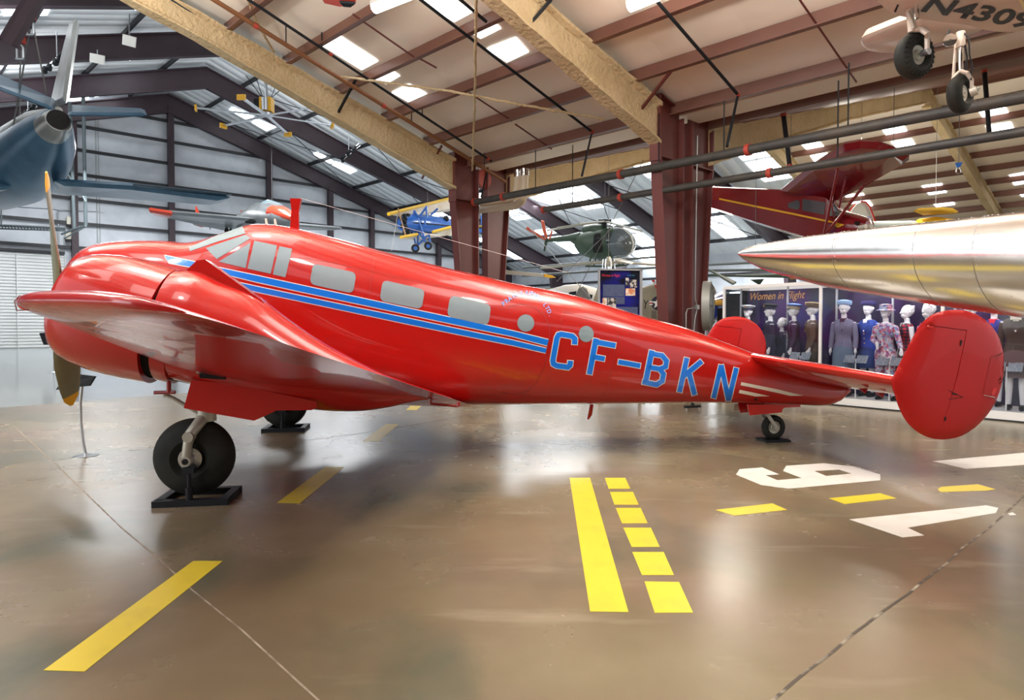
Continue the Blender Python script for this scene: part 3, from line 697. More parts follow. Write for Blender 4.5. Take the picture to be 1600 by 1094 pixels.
# ---- nacelles, cowlings, engines, propellers
TL = math.radians(14); EA = V((math.cos(TL), 0, -math.sin(TL)))      # nacelle axis in (a, s, z)
CR = (-.23, 1.56)                                                    # rear of the cowl on its axis (a, z)
def nac(sg):
    S = sg * TRK; ex = (AX * EA.x + V((0, 0, EA.z))).normalized(); front = Wd(CR[0] - .78 * EA.x, S, CR[1] - .78 * EA.z)
    mb = MB(); mb.lathe(front, ex, [(.12, .30), (.05, .33), (.01, .37), (0, .40), (.02, .435), (.07, .465), (.16, .495), (.3, .520), (.45, .528), (.6, .527), (.78, .518), (.78, .47), (.5, .46)], 56)
    cw = mb.build('engine_cowling', 'red', PA)
    mb2 = MB(); mb2.lathe(front, ex, [(.76, .47), (.80, .45), (1.10, .45), (1.14, .40)], 48); mb2.build('cowl_gap', 'blackgap', cw)
    mb3 = MB(); mb3.lathe(front, ex, [(.85, .45), (.85, .478), (.92, .480), (.97, .475), (.97, .45)], 48); mb3.build('exhaust_collar', 'red', cw)
    # engine face and cylinders
    mb = MB(); mb.lathe(front, ex, [(.2, .02), (.2, .36), (.26, .36)], 32, True); mb.lathe(front, ex, [(-.04, .03), (-.02, .08), (.08, .14), (.2, .17)], 24, True)
    r_ = ex.cross(V((0, 0, 1))).normalized(); o_ = r_.cross(ex)
    for k in range(9):
        t = 2 * PI * k / 9; d = r_ * math.cos(t) + o_ * math.sin(t); mb.tube([front + ex * .2 + d * .12, front + ex * .2 + d * .36], .055, 10)
    eng = mb.build('engine', 'black', PA)
    # propeller
    hub = front - ex * .10
    mb = MB(); mb.lathe(hub, ex, [(-.10, .01), (-.09, .05), (-.02, .07), (.1, .08), (.1, .01)], 20); pr = mb.build('propeller_hub', 'steel', PA)
    tilt = .58 if sg > 0 else .35
    zz_ = (V((0, 0, 1)) - ex * ex.z).normalized(); yy = ex.cross(zz_)
    for sd in (1, -1):
        bd = (zz_ * math.cos(tilt) + yy * math.sin(tilt)) * sd; ch = ex.cross(bd).normalized()
        R_ = 1.2 if sg > 0 else 1.14
        def sec(q):
            rr = .06 + (R_ - .06) * q; cw_ = itp([(0, .05), (.12, .055), (.3, .095), (.55, .115), (.8, .10), (.93, .075), (1, .02)], q); th = itp([(0, .045), (.2, .028), (1, .006)], q)
            tw = math.radians(itp([(0, 55), (.3, 42), (1, 18)], q)); c_ = ch * math.cos(tw) + ex * math.sin(tw); n_ = ex * math.cos(tw) - ch * math.sin(tw)
            if sd < 0: pass
            return [hub + bd * rr + c_ * (cw_ * math.cos(2 * PI * k / 12)) + n_ * (th * math.sin(2 * PI * k / 12)) for k in range(12)]
        mb = MB(); mb.loft([sec(q / 24 * .885) for q in range(25)]); bl = mb.build('propeller_blade', 'prop', pr)
        mb = MB(); mb.loft([sec(.885 + .115 * q / 6) for q in range(7)]); mb.build('yellow_tip', 'yellow', bl)
    # nacelle body behind the cowl
    mb = MB(); rings = []
    tops = smooth_tab([(-.12, 2.06), (0.03, 2.04), (.25, 1.96), (.55, 1.83), (.8, 1.64), (1.05, 1.46), (1.35, 1.28), (1.7, 1.10), (2.3, .88)])
    bots = smooth_tab([(-.34, 1.13), (0.0, 1.04), (.5, .90), (1.0, .80), (1.4, .77), (1.7, .80), (2.0, .86), (2.3, .87)])
    wds = smooth_tab([(-.3, .508), (0, .50), (.5, .43), (1, .36), (1.5, .26), (2, .13), (2.3, .02)])
    for i in range(41):
        a = -.25 + 2.55 * i / 40
        # keep the front section perpendicular to the tilted axis
        r = []; zt, zb, w_ = itp(tops, a), itp(bots, a), itp(wds, a); zc, hz = (zt + zb) / 2, max((zt - zb) / 2, .005)
        sh = max(0, 1 - (a + .25) / .5)
        for j in range(40):
            t = 2 * PI * j / 40; h = hz * math.sin(t); r.append(Wd(a + sh * (h + hz) * .16, S + w_ * math.cos(t), zc + h))
        rings.append(r)
    mb.loft(rings); nb = mb.build('engine_nacelle', 'red', PA)
    # carburettor scoop on top
    tp = lambda a, s_, z: Wd(a, S + s_, z)
    mb = MB(); poly = [(0.0, 1.93), (-.02, 2.06), (.06, 2.14), (.13, 2.15), (.62, 1.78), (.3, 1.80)]
    mb.loft([[tp(a, x, z) for a, z in poly] for x in (-.085, .085)], smooth=False); sc = mb.build('air_scoop', 'red', nb)
    # lower exhaust
    mb = MB(); e0 = Wd(.16, S + .40, 1.19); mb.tube([e0, e0 + AX * .08, e0 + AX * .16 - V((0, 0, .015))], [.05, .05, .045], 14, sx=.6); ex1 = mb.build('exhaust_pipe', 'steel', nb)
    mb = MB(); mb.tube([e0 + AX * .02 - V((0, 0, .035)), e0 + AX * .22 - V((0, 0, .05))], .03, 12); mb.build('exhaust_mouth', 'blackgap', ex1)
    mb = MB(); q = Wd(-.14, S + .2, .99); mb.tube([q + V((0, 0, .1)), q], .02, 8); mb.tube([q - AX * .12, q + AX * .05], .016, 8); mb.build('drain_tube', 'darkred', nb)
    return nb, cw
nacN = nac(1); nacF = nac(-1)
# soft wing-root fairing under the near nacelle and belly tail
# ---- main landing gear
def wheel(c, axd, R, W_, hubr, mats, parent, flat=.0):
    """tyre (rounded) + hub; c centre, axd axle direction"""
    mb = MB(); prof = []
    for k in range(25):
        t = PI * (k / 24) - PI / 2; ww = math.sin(t) * W_ / 2; rr = hubr + (R - hubr) * (abs(math.cos(t)) ** .62); prof.append((ww, rr))
    prof = [(-W_ * .28, hubr)] + prof[1:-1] + [(W_ * .28, hubr)]
    mb.lathe(c, axd, prof, 64)
    if flat:
        zmin = c.z - R + flat
        for i, p in enumerate(mb.v):
            if p.z < zmin: mb.v[i].z = zmin
    ty = mb.build('tyre', mats[0], parent)
    mb = MB(); mb.lathe(c, axd, [(-W_ * .3, .01), (-W_ * .3, hubr * .5), (-W_ * .22, hubr * .6), (-W_ * .25, hubr), (W_ * .25, hubr), (W_ * .22, hubr * .6), (W_ * .3, hubr * .5), (W_ * .3, .01)], 32); mb.build('wheel_hub', mats[1], parent)
    return ty
def main_gear(sg):
    S = sg * TRK; c = Wd(0, S, .392); root = bpy.data.objects.new('landing_gear', None); COL.objects.link(root); root.parent = PA
    root.location = PW[PA.name].inverted() @ c; PW[root.name] = PW[PA.name] @ Matrix.Translation(root.location)
    wheel(c, AS, .345, .29, .095, ('rubber', 'legmetal'), root, .012)
    mb = MB(); mb.lathe(c + AS * .10, AS, [(-.0, .02), (.0, .1), (.03, .1), (.035, .05), (.05, .045), (.05, .01)], 28)
    for k in range(8):
        t = 2 * PI * k / 8; mb.tube([c + AS * .13 + AX * (.075 * math.cos(t)) + V((0, 0, .075 * math.sin(t))), c + AS * .14 + AX * (.075 * math.cos(t)) + V((0, 0, .075 * math.sin(t)))], .01, 8)
    mb.build('brake_disc', 'steel', root)
    top = Wd(.10, S, 1.12)
    mb = MB(); yoke = Wd(.10, S, .80)
    mb.tube([top, yoke], [.055, .06], 16); mb.tube([yoke + V((0, 0, .03)), yoke - V((0, 0, .09))], .085, 18); mb.build('oleo_strut', 'legmetal', root)
    for sd in (1, -1):
        mb = MB(); mb.tube([yoke - V((0, 0, .03)), Wd(.06, S + sd * .10, .69), Wd(.02, S + sd * .17, .62), Wd(.0, S + sd * .175, .54), Wd(-.02, S + sd * .17, .40), Wd(-.02, S + sd * .165, .37)], [.055, .05, .047, .04, .038, .04], 14)
        k = Wd(.015, S + sd * .18, .60); mb.tube([k - AS * .04, k + AS * sd * .05], .045, 18)
        kk = Wd(-.015, S + sd * .15, .385); mb.tube([kk, kk + AS * sd * .06], .045, 18); mb.build('fork_arm', 'legmetal', root)
    mb = MB(); kk = Wd(-.015, S + .205, .385); mb.tube([kk, kk + AS * .012], .026, 16); mb.build('axle_bore', 'blackgap', root)
    mb = MB(); mb.tube([Wd(.06, S + .05, .78), Wd(-.16, S + .07, .93), Wd(-.22, S + .07, .96)], .017, 8); mb.tube([Wd(-.24, S + .02, .94), Wd(-.2, S + .12, .97)], .014, 8); mb.build('drag_link', 'legmetal', root)
    # gear doors
    for off, ss in ((.30, 1), (-.30, -1)):
        pts = [(299, 594), (287, 638), (340, 647.5), (397, 657.5), (412, 651), (432, 641.5), (487, 641), (496, 636), (494, 627.5), (440, 616), (380, 604), (330, 597)]
        pz = [AP(x, y, TRK + .30) for x, y in pts]
        mb = MB(); mb.prism([Wd(a, S + off, z) for a, z in pz], AS * -.018 * ss); mb.build('gear_door', 'darkred' if False else 'red2', root)
    return root
gN = main_gear(1); gF = main_gear(-1)

# ---- tail surfaces
def pillow(name, outer, poly, S, th, m, parent, cell=.06, sgn=None, holes=None):
    """poly in (a,z); thickness falls to the edge of the outer outline"""
    vs, fs = cells(poly, cell)
    O = [V((x, y)) for x, y in outer]
    def dist(p):
        best = 9
        for i in range(len(O)):
            a, b_ = O[i], O[(i + 1) % len(O)]; ab = b_ - a; t = max(0, min(1, (p - a).dot(ab) / max(ab.length_squared, 1e-9))); best = min(best, (p - a - ab * t).length)
        return best
    h = [th / 2 * math.sqrt(1 - (1 - min(1, dist(V(p)) / .4)) ** 2) + .003 for p in vs]
    n = len(vs); mb = MB()
    V_ = [Wd(p[0], S + h[i], p[1]) for i, p in enumerate(vs)] + [Wd(p[0], S - h[i], p[1]) for i, p in enumerate(vs)]
    F_ = [f for f in fs] + [[n + i for i in f][::-1] for f in fs]
    ed = {}
    for f in fs:
        for i in range(len(f)): e = (f[i], f[(i + 1) % len(f)]); ed[e] = 1
    wl = [[e[1], e[0], n + e[0], n + e[1]] for e in ed if (e[1], e[0]) not in ed]
    mb.add(V_, F_, True); base = len(mb.f); mb.f += wl; mb.sm += [False] * len(wl)
    return mb, mb.build(name, m, parent)
SF = 2.27
fin_px = [(1392, 594), (1397, 585), (1405, 570), (1430, 519), (1446, 498), (1464, 488), (1487, 483.5), (1510, 485), (1530, 493), (1551, 510), (1563, 532), (1568.5, 557), (1568.5, 583), (1561, 616), (1548, 642), (1528, 665), (1505, 681), (1481, 687), (1458, 686.5), (1438, 679), (1417.5, 662), (1405, 639), (1399, 620), (1394, 606)]
def chaikin(p, keep=()):
    out = []
    for i in range(len(p)):
        a, b_ = V(p[i]), V(p[(i + 1) % len(p)]); out += [tuple(a.lerp(b_, .25)), tuple(a.lerp(b_, .75))]
    return out
fin_px = fin_px[:1] + chaikin(chaikin(fin_px))[2:-2]
outl = [AP(x, y, SF) for x, y in fin_px]
def sub(pxs):
    # corners that lie on the outer outline are carried round it on its smoothed curve
    out = []
    F2 = [V(p) for p in fin_px]
    def near(p):
        i = min(range(len(F2)), key=lambda k: (F2[k] - V(p)).length); return i, (F2[i] - V(p)).length
    for i, p in enumerate(pxs):
        q = pxs[(i + 1) % len(pxs)]; a, da = near(p); b_, db = near(q); out.append(p if da > 5 else tuple(F2[a]))
        if da < 5 and db < 5:
            n = len(F2); k = (a + 1) % n
            while k != b_ and (b_ - a) % n < n / 3: out.append(tuple(F2[k])); k = (k + 1) % n
    return [AP(x, y, SF) for x, y in out]
finpoly = sub([(1392, 594), (1397, 585), (1405, 570), (1430, 519), (1438.5, 508), (1447, 509.5), (1503.5, 517), (1488, 588), (1461, 686.6), (1458, 686.5), (1438, 679), (1417.5, 662), (1405, 639), (1399, 620), (1394, 606)])
rudpoly = sub([(1438.5, 506.8), (1446, 498), (1464, 488), (1487, 483.5), (1510, 485), (1530, 493), (1551, 510), (1563, 532), (1567, 550), (1548.5, 557.5), (1535, 618), (1560, 622), (1548, 642), (1528, 665), (1505, 681), (1481, 687), (1462.5, 687), (1489.2, 588), (1504.8, 516), (1447, 508)])
tabpoly = sub([(1567.3, 552), (1568.5, 557), (1568.5, 583), (1561, 616), (1560, 620.5), (1536.2, 616.5), (1549.5, 558.5)])
for sg in (1, -1):
    fm, fo = pillow('tail_fin', outl, finpoly, sg * SF, .10, 'redmatt', PA); rm, ro = pillow('rudder', outl, rudpoly, sg * SF, .10, 'redmatt', PA); tm, to = pillow('rudder_tab', outl, tabpoly, sg * SF, .06, 'redmatt', ro)
    if sg > 0:
        TF = bvh([fm, rm, tm])
        poly_on('tab_seam', stroke([(1567, 552), (1548.8, 557.5), (1535.5, 617), (1556, 621)], .8), 'seam', .004, 8, TF, ro)
        for pts, ww in (([(1488, 531), (1500, 538)], 0),): pass
        poly_on('hinge_slot', rrect([(1500, 531), (1503.5, 532), (1501, 541), (1499, 540)], .4), 'blackgap', .004, 6, TF, ro)
        poly_on('hinge_slot', rrect([(1475.5, 651), (1478.5, 651.5), (1477, 658), (1474.5, 657)], .4), 'blackgap', .004, 6, TF, ro)
        poly_on('horn_slot', stroke([(1482, 610), (1504, 621), (1481, 624)], .9), 'blackgap', .004, 6, TF, ro)
        poly_on('horn_slot', stroke([(1487, 615), (1495, 616.5)], 1.8), 'blackgap', .005, 6, TF, ro)
        poly_on('pivot_plate', circ(1453.5, 508.5, 5.5), 'red', .005, 6, TF, ro)
        poly_on('tab_bracket', [(1554, 617.5), (1561, 618), (1560.5, 625.5), (1553.5, 625)], mat('grey_patch', (.42, .40, .33), .5), .012, 6, TF, ro)
        poly_on('tab_hinge', stroke([(1536, 617.5), (1554, 621)], 1.0), 'legmetal', .008, 6, TF, ro)
# tailplane
rl, rt = AP(1178, 557, .30), AP(1330, 607, .18); tl = AP(1392, 593, SF)
zr_te, zt_te = rt[1] - .02, tl[1] - .30
def tailplane(sg):
    mb = MB(); rings = []
    for i in range(25):
        q = i / 24; s_ = .05 + (SF - .05) * q; le = lerp(rl[0], tl[0], q); te = lerp(rt[0] + .1, tl[0] + 1.18, q); zl = lerp(rl[1], tl[1], q); ze = lerp(zr_te, zt_te, q); c = te - le; r = []
        us = [(1 - math.cos(PI * k / 14)) / 2 for k in range(15)]; tc = .13 * c
        for u in us: r.append((le + c * u, lerp(zl, ze, u) + airfoil(u) * tc))
        for u in us[-2:0:-1]: r.append((le + c * u, lerp(zl, ze, u) - airfoil(u) * tc))
        rings.append([Wd(a, sg * s_, z) for a, z in r])
    mb.loft(rings); mb.build('tailplane', 'red', PA); return mb
tpn = tailplane(1); tailplane(-1)
for px in ((1349, 615), (1376, 622)):
    a, z = AP(*px, 1.5); mb = MB(); mb.loft([[Wd(a - .06, 1.5 + x, z + .06), Wd(a + .05, 1.5 + x, z + .06), Wd(a + .02, 1.5 + x, z + .0)] for x in (-.01, .01)], smooth=False); mb.build('hinge_bracket', 'darkred', PA)
# ---- tail wheel
tc_ = Wd(*[AP(1208, 671, 0)[0], 0, .19]); mb = MB()
tg = bpy.data.objects.new('tail_wheel', None); COL.objects.link(tg); tg.parent = PA; tg.location = PW[PA.name].inverted() @ tc_; PW[tg.name] = PW[PA.name] @ Matrix.Translation(tg.location)
wheel(tc_, AS, .165, .12, .085, ('rubber', 'legmetal'), tg)
ta = AP(1208, 671, 0)[0]
for sd in (1, -1):
    mb = MB(); mb.tube([Wd(ta - .17, sd * .03, .46), Wd(ta - .12, sd * .08, .36), Wd(ta, sd * .085, .19)], [.03, .024, .022], 10); mb.tube([Wd(ta, sd * .06, .19), Wd(ta, sd * .1, .19)], .03, 12); mb.build('wheel_fork', 'legmetal', tg)
dp = [AP(x, y, .12) for x, y in ((1167, 632), (1171, 649), (1221, 644.5), (1222, 640), (1225, 637), (1251, 636), (1249, 632))]
for sd in (1, -1):
    mb = MB(); mb.prism([Wd(a, sd * .13, z) for a, z in dp], AS * -.012 * sd); mb.build('wheel_door', 'red', tg)
mb = MB(); dp2 = [AP(x, y, -.1) for x, y in ((1150, 632), (1148, 643), (1169, 641), (1168, 632))]; mb.prism([Wd(a, -.15, z) for a, z in dp2], AS * .012); mb.build('wheel_door', 'legmetal', tg, label='bare metal inner door')
# ---- antennas
mb = MB(); p = [(454, 358, ), (456, 328), (454, 311), (471, 311.5), (467.5, 330), (467.5, 359)]; pz = [AP(x, y, 0) for x, y in p]
mb.loft([[Wd(a, x * k_, z) for (a, z), k_ in zip(pz, (1, 1, 1.6, 1.6, 1, 1))] for x in (-.03, .03)], smooth=False); mast = mb.build('antenna_mast', 'red', PA)
tp_ = AP(462, 312, 0); mb = MB(); mb.tube([Wd(tp_[0] + .05, 0, tp_[1] + .02), Wd(3.9, 0, 2.25)], .0022, 5); mb.build('antenna_wire', mat('wire_white', (.8, .8, .78), .5), mast)
mb = MB(); q = [AP(x, y, 0) for x, y in ((922, 632), (917.5, 655), (919.5, 656), (925, 648), (927, 632))]; mb.prism([Wd(a, -.008, z) for a, z in q], AS * .016); mb.build('belly_antenna', 'red', PA)
for (x, y) in ((418, 352), (432, 352.5)):
    a, z = AP(x, y, -.1); mb = MB(); mb.tube([Wd(a, -.1, z - .05), Wd(a - .02, -.1, z + .08)], [.02, .012], 8); mb.build('roof_stub', 'cream', PA)

# ---- black wheel stands under each wheel
def stand(c, L_, W_, lab, pole=True, name='wheel_stand', h=.055):
    t = thing(name, (c.x, c.y, 0), lab, 'wheel stand', 'black wheel stands under the airplane', rz=math.atan2(AX.y, AX.x))
    for sd in (1, -1):
        mb = MB(); p = V((c.x, c.y, h / 2)); mb.beam(p + AS * (W_ * sd) - AX * L_ / 2, p + AS * (W_ * sd) + AX * L_ / 2, .07, h); mb.build('side_rail', 'black', t)
    for e in (1, -1):
        mb = MB(); mb.beam(p + AX * e * (L_ / 2 - .04) - AS * W_, p + AX * e * (L_ / 2 - .04) + AS * W_, .07, h); mb.build('cross_rail', 'black', t)
    if pole:
        q = V((c.x, c.y, 0)) + AS * W_ - AX * .015
        mb = MB(); mb.tube([q + V((0, 0, .05)), q + V((0, 0, .16))], .03, 10); mb.tube([q + V((0, 0, .16)), q + V((0, 0, .30))], .016, 10); mb.box(q + V((0, 0, .31)), (.10, .06, .05), math.atan2(AX.y, AX.x)); mb.build('jack_post', 'black', t)
stand(Wd(.03, TRK, 0), .62, .205, 'black steel stand under the main wheel nearer the viewer')
stand(Wd(.03, -TRK, 0), .62, .205, 'black steel stand under the far main wheel')
stand(Wd(ta, 0, 0), .36, .10, 'small black steel stand under the tail wheel', False, h=.03)
# ================================================================== painted floor markings
def mark(pts, m, label, cat='floor marking', group=None, name='painted_stripe'):
    mb = MB(); mb.prism([G(x, y) + V((0, 0, .0008)) for x, y in pts], V((0, 0, .0012)))
    return tag(mb.build(name, m), label, cat, group)
gd = 'yellow dashes of the painted taxi lines'
mark([(68, 1048), (132, 1050), (348, 877), (302, 877)], 'floory', 'long yellow floor dash crossed by the pale joint, largest of its line', group=gd)
mark([(433, 786), (468, 787), (538, 730), (508, 730)], 'floory', 'scuffed yellow floor dash just behind the main wheel', group=gd)
mark([(566, 690), (591, 690), (623, 663), (603, 663)], 'floory', 'dull yellow floor dash in the shadow under the wing', group=gd)
mark([(634, 641), (651, 641), (669, 625), (652, 625)], 'floory', 'short yellow floor dash showing beneath the wing tip rod', group=gd)
mark([(890, 747), (922, 747), (982, 957), (922, 956)], 'floory', 'long solid yellow bar painted on the floor')
for pts, lb in (([(945, 747), (977, 747), (985, 764), (951, 764)], 'yellow block beside the solid bar, farthest of six'), ([(953, 769), (989, 769), (998, 789), (960, 789)], 'yellow block beside the solid bar, second of six from the aircraft'),
                ([(962, 794), (1001, 794), (1012, 818), (972, 818)], 'yellow block beside the solid bar, third of six from the aircraft'), ([(974, 825), (1017, 825), (1031, 855), (987, 855)], 'yellow block beside the solid bar, fourth of six from the aircraft'),
                ([(988, 863), (1037, 863), (1053, 899), (1003, 899)], 'yellow block beside the solid bar, fifth of six from the aircraft'), ([(1007, 909), (1061, 910), (1083, 958), (1023, 958)], 'largest yellow block at the camera end of the broken bar')):
    mark(pts, 'floory', lb, group='yellow blocks of the broken bar')
mark([(1118, 797), (1207, 787), (1230, 797), (1148, 806)], 'floory', 'yellow floor dash pointing at the white figure one', group=gd)
mark([(1295, 779), (1375, 771), (1401, 779), (1320, 788)], 'floory', 'yellow floor dash between the white figure nine and figure one', group=gd)
mark([(1465, 765), (1471, 761), (1528, 757), (1556, 765), (1540, 767), (1470, 769)], 'floory', 'worn yellow floor dash nearest the cracked joint', group=gd)
mark([(1458, 721), (1640, 704), (1640, 724), (1510, 733)], 'floorw', 'broad white painted bar running out beside the tail fin')
mark([(1327, 812), (1541, 790), (1560, 794), (1556, 802), (1418, 825), (1444, 837), (1410, 840)], 'floorw', 'large white painted figure one on the floor', name='painted_numeral')
mark([(1575, 803), (1582, 801), (1588, 805), (1578, 806)], 'floorw', 'tiny white paint scrap past the cracked joint')
# figure nine with its counters
mb = MB()
top_ = [[(1150, 742), (1155.6, 733.4), (1191, 730.8), (1196, 743), (1189.5, 758.5)], [(1191, 730.8), (1217.8, 741.6), (1196, 743)], [(1196, 743), (1214.5, 750.7), (1232.6, 764), (1189.5, 758.5)],
        [(1214.5, 750.7), (1252.7, 747.4), (1291, 744.1), (1232.6, 764)], [(1291, 744.1), (1375.4, 750.9), (1232.6, 764)], [(1252.7, 747.4), (1223.4, 736.3), (1228.5, 728.1), (1272.6, 736.5)],
        [(1252.7, 747.4), (1272.6, 736.5), (1291, 744.1)], [(1228.5, 728.1), (1287, 724.2), (1272.6, 736.5)], [(1272.6, 736.5), (1287, 724.2), (1334, 729.3), (1310.5, 734.3)],
        [(1310.5, 734.3), (1334, 729.3), (1375.4, 741.6), (1330.7, 740.4)], [(1330.7, 740.4), (1375.4, 741.6), (1375.4, 750.9), (1291, 744.1)]]
for q in top_: mb.add([G(x, y) + V((0, 0, .002)) for x, y in q], [tuple(range(len(q)))])
tag(mb.build('painted_numeral', 'floorw', fix=False), 'large angular white painted figure nine on the floor', 'floor marking')

# ================================================================== skylights, pipes, lamps of the near hangar
nII = (RII(5, 0) - RII(0, 0)).cross(NV).normalized(); nIIIb = (RIII(30, 0) - RIII(22, 0)).cross(NV).normalized()
def on_roof(x, y, dz=-.03): return PLN(x, y, RII(0, 0, dz), nII)
def on_roof3(x, y, dz=-.03): return PLN(x, y, RIII(22, 0, dz), nIIIb)
for q in ([(519, 49), (591, 96), (565, 110), (492, 65)], [(609, 109), (625, 119), (603, 132), (580, 123)], [(639, 132), (667, 147), (638, 160), (612, 145)], [(640, -8), (690, -8), (743, 17), (710, 35)], [(766, 31), (783, 45), (751, 61), (728, 47)], [(806, 59), (826, 82), (792, 98), (760, 77)]):
    mb = MB(); mb.prism([on_roof(*p) for p in q], V((0, 0, .01))); struct(mb.build('window_skylight', skyl2), 'bright corrugated skylight panel in the beige roof')
for q in ([(1246, 220), (1274, 215), (1290, 232), (1263, 237)], [(1266, 244), (1292, 239), (1300, 250), (1275, 256)], [(1374, 196), (1409, 190), (1419, 209), (1386, 214)], [(1392, 222), (1424, 217), (1433, 232), (1405, 237)],
          [(1526, 168), (1566, 160), (1577, 179), (1538, 188)], [(1540, 197), (1579, 191), (1586, 207), (1549, 214)], [(1320, 306), (1348, 302), (1359, 315), (1330, 319)], [(1440, 291), (1471, 287), (1479, 301), (1452, 305)],
          [(1453, 312), (1484, 308), (1492, 320), (1463, 324)], [(1577, 274), (1612, 268), (1620, 284), (1585, 290)], [(1588, 297), (1622, 291), (1630, 303), (1597, 308)], [(1345, 318), (1360, 316), (1367, 327), (1352, 329)]):
    mb = MB(); mb.prism([on_roof3(*p) for p in q], V((0, 0, .01))); struct(mb.build('window_skylight', skyl), 'bright skylight panel in the tan far slope')
# fluorescent lamps
def tube_lamp(a, b_, lab, on=True, w_=.16):
    t = thing('ceiling_lamp', (a + b_) / 2, lab, 'lamp', rz=math.atan2((b_ - a).y, (b_ - a).x))
    d = (b_ - a).normalized(); mb = MB(); mb.beam(a, b_, w_, .07); mb.build('lamp_housing', 'white', t)
    mb = MB(); mb.tube([a - V((0, 0, .05)), b_ - V((0, 0, .05))], .035 if not on else w_ * .45, 10)
    mb.build('lamp_tube', mat('lamp_glow', (1, 1, 1), .4, emit=(1, .96, .85), es=14 if on else .5), t)
tube_lamp(on_roof(586, 8, -.7), on_roof(640, -14, -.7), 'blazing fluorescent lamp at the very top between two skylights', w_=.28)
tube_lamp(on_roof(984, 4, -.7), on_roof(1028, -14, -.7), 'blazing fluorescent lamp at the top beside the thin black pipe', w_=.28)
pc = lambda x, y, t=1.0: PLN(x, y, P2 - DF * t, DF)
a3, b3 = D(1384, 143, 24), D(1459, 127, 21.5); tube_lamp(a3, b3, 'unlit white tube lamp hanging behind the suspended wheels', False)

pipeD = mottle(mat('dusty_black_pipe', (0.05, 0.05, 0.05), .5, .2), (.085, .075, .062), 2)
pipeB = mat('rusty_brown_pipe', (0.20, 0.075, 0.025), .5); redclamp = mat('red_clamp', (.42, .05, .03), .5); ductM = mat('cream_duct', (.62, .50, .36), .5)
def pipe(name, pts, r, m, label, cat='pipe', n=12, clamps=(), rods=(), group=None):
    t = thing(name, pts[0], label, cat, group); mb = MB(); mb.tube(pts, r, n); mb.build('pipe_run', m, t)
    for c in clamps:
        p = V(pts[0]).lerp(V(pts[-1]), c) if len(pts) == 2 else V(pts[1]); d = (V(pts[-1]) - V(pts[0])).normalized(); mb = MB(); mb.tube([p - d * .05, p + d * .05], r * 1.25, 12); mb.build('clamp', redclamp, t)
    for c, hh in rods:
        p = V(pts[0]).lerp(V(pts[-1]), c); mb = MB(); mb.tube([p, p + V((0, 0, hh))], .015, 6); mb.build('hanger_rod', 'black', t)
    return t
pipe('overhead_pipe', [pc(742, 316), pc(1630, 146)], .105, pipeD, 'upper of the two long dusty black pipes slung past the red columns', clamps=(0, .10, .42, .66), rods=((.2, 1.2), (.5, 1.3), (.62, 1.2), (.8, 1.3)))
pipe('overhead_pipe', [pc(850, 328, .8), pc(1640, 199, .8)], .085, pipeD, 'lower of the two long black pipes slung past the red columns', clamps=(0, .25, .6), rods=((.1, 1.7), (.35, 1.7), (.72, 1.6)))
pipe('sprinkler_pipe', [on_roof(322, -8, -.55), on_roof(790, 284, -.55)], .055, pipeB, 'rust brown sprinkler pipe sloping under the beige roof', clamps=(.12, .5), rods=((.2, .5), (.6, .5), (.9, .5)))
pipe('sprinkler_pipe', [on_roof(380, -6, -.45), on_roof(768, 252, -.45)], .035, 'black', 'thin black sprinkler pipe next to the rust brown one', clamps=(.28, .98), rods=((.25, .4), (.65, .4)))
pipe('sprinkler_pipe', [on_roof(258, -10, -.33), on_roof(735, 290, -.33)], .07, mat('blue_black_pipe', (.012, .03, .045), .4), 'blue black pipe lying along the top edge of the long foam rafter')
pipe('sprinkler_pipe', [on_roof(655, -2, -.45), on_roof(925, 206, -.45), pc(909, 276)], .035, 'black', 'thin black pipe dropping to the long pipe between the foam rafters', clamps=(.66,))
pipe('sprinkler_pipe', [on_roof(1018, -8, -.45), on_roof(1153, 148, -.45), pc(1136, 229)], .035, 'black', 'thin black pipe dropping to the long pipe beyond the nearer rafter', clamps=(.66,))
pipe('sprinkler_pipe', [on_roof(715, -4, -.4), on_roof(760, 34, -.4)], .035, 'black', 'short black pipe end between two top skylights')
pipe('sprinkler_pipe', [pc(765, 250, .2), pc(752, 308, .9)], .03, 'black', 'short vertical drop pipe beside the farther column')
pipe('drop_pipe', [PLN(1224, 178, P2 + DF * 2.5, DF), PLN(1234, 262, P2 + DF * 2.5, DF)], .06, 'black', 'black drop pipe with red fittings under the rising rafter', clamps=(.02, .98))
pipe('drop_pipe', [D(1538, 108, 15), D(1546, 214, 15)], .05, 'black', 'black drop pipe with red fittings behind the suspended wheels', clamps=(.02, .98))
for pts, lb in (([(300, -5), (1700, -400)], ''),): pass
# cream elbows of duct by the farther column
for (x0, y0, x1, y1, xe, ye, lb) in ((810, 272, 808, 295, 752, 312, 'shorter cream duct elbow'), (820, 270, 819, 305, 748, 324, 'longer cream duct elbow')):
    A_, B_, C_2 = pc(x0, y0, .3), pc(x1, y1, .3), pc(xe, ye, .3); E1 = B_.lerp(C_2, .12) - V((0, 0, .10)) 
    t = thing('duct_pipe', C_2, lb + ' beside the farther red column', 'duct'); mb = MB(); mb.tube([A_, B_, B_ + (C_2 - B_) * .05 - V((0, 0, .18)), B_ + (C_2 - B_) * .17 - V((0, 0, .26)), C_2 - V((0, 0, .1))], .13, 14); mb.build('duct_body', ductM, t)
    mb = MB(); mb.tube([A_ + V((0, 0, .12)), A_ - V((0, 0, .1))], .14, 14); mb.build('steel_collar', 'chrome', t)
mb = MB(); p = PLN(754, 280, P1, NV); mb.tube([p - NV * .1, p + NV * .1], .32, 20); tag(mb.build('alarm_bell', redclamp), 'round red fitting in front of the farther column top', 'fitting')
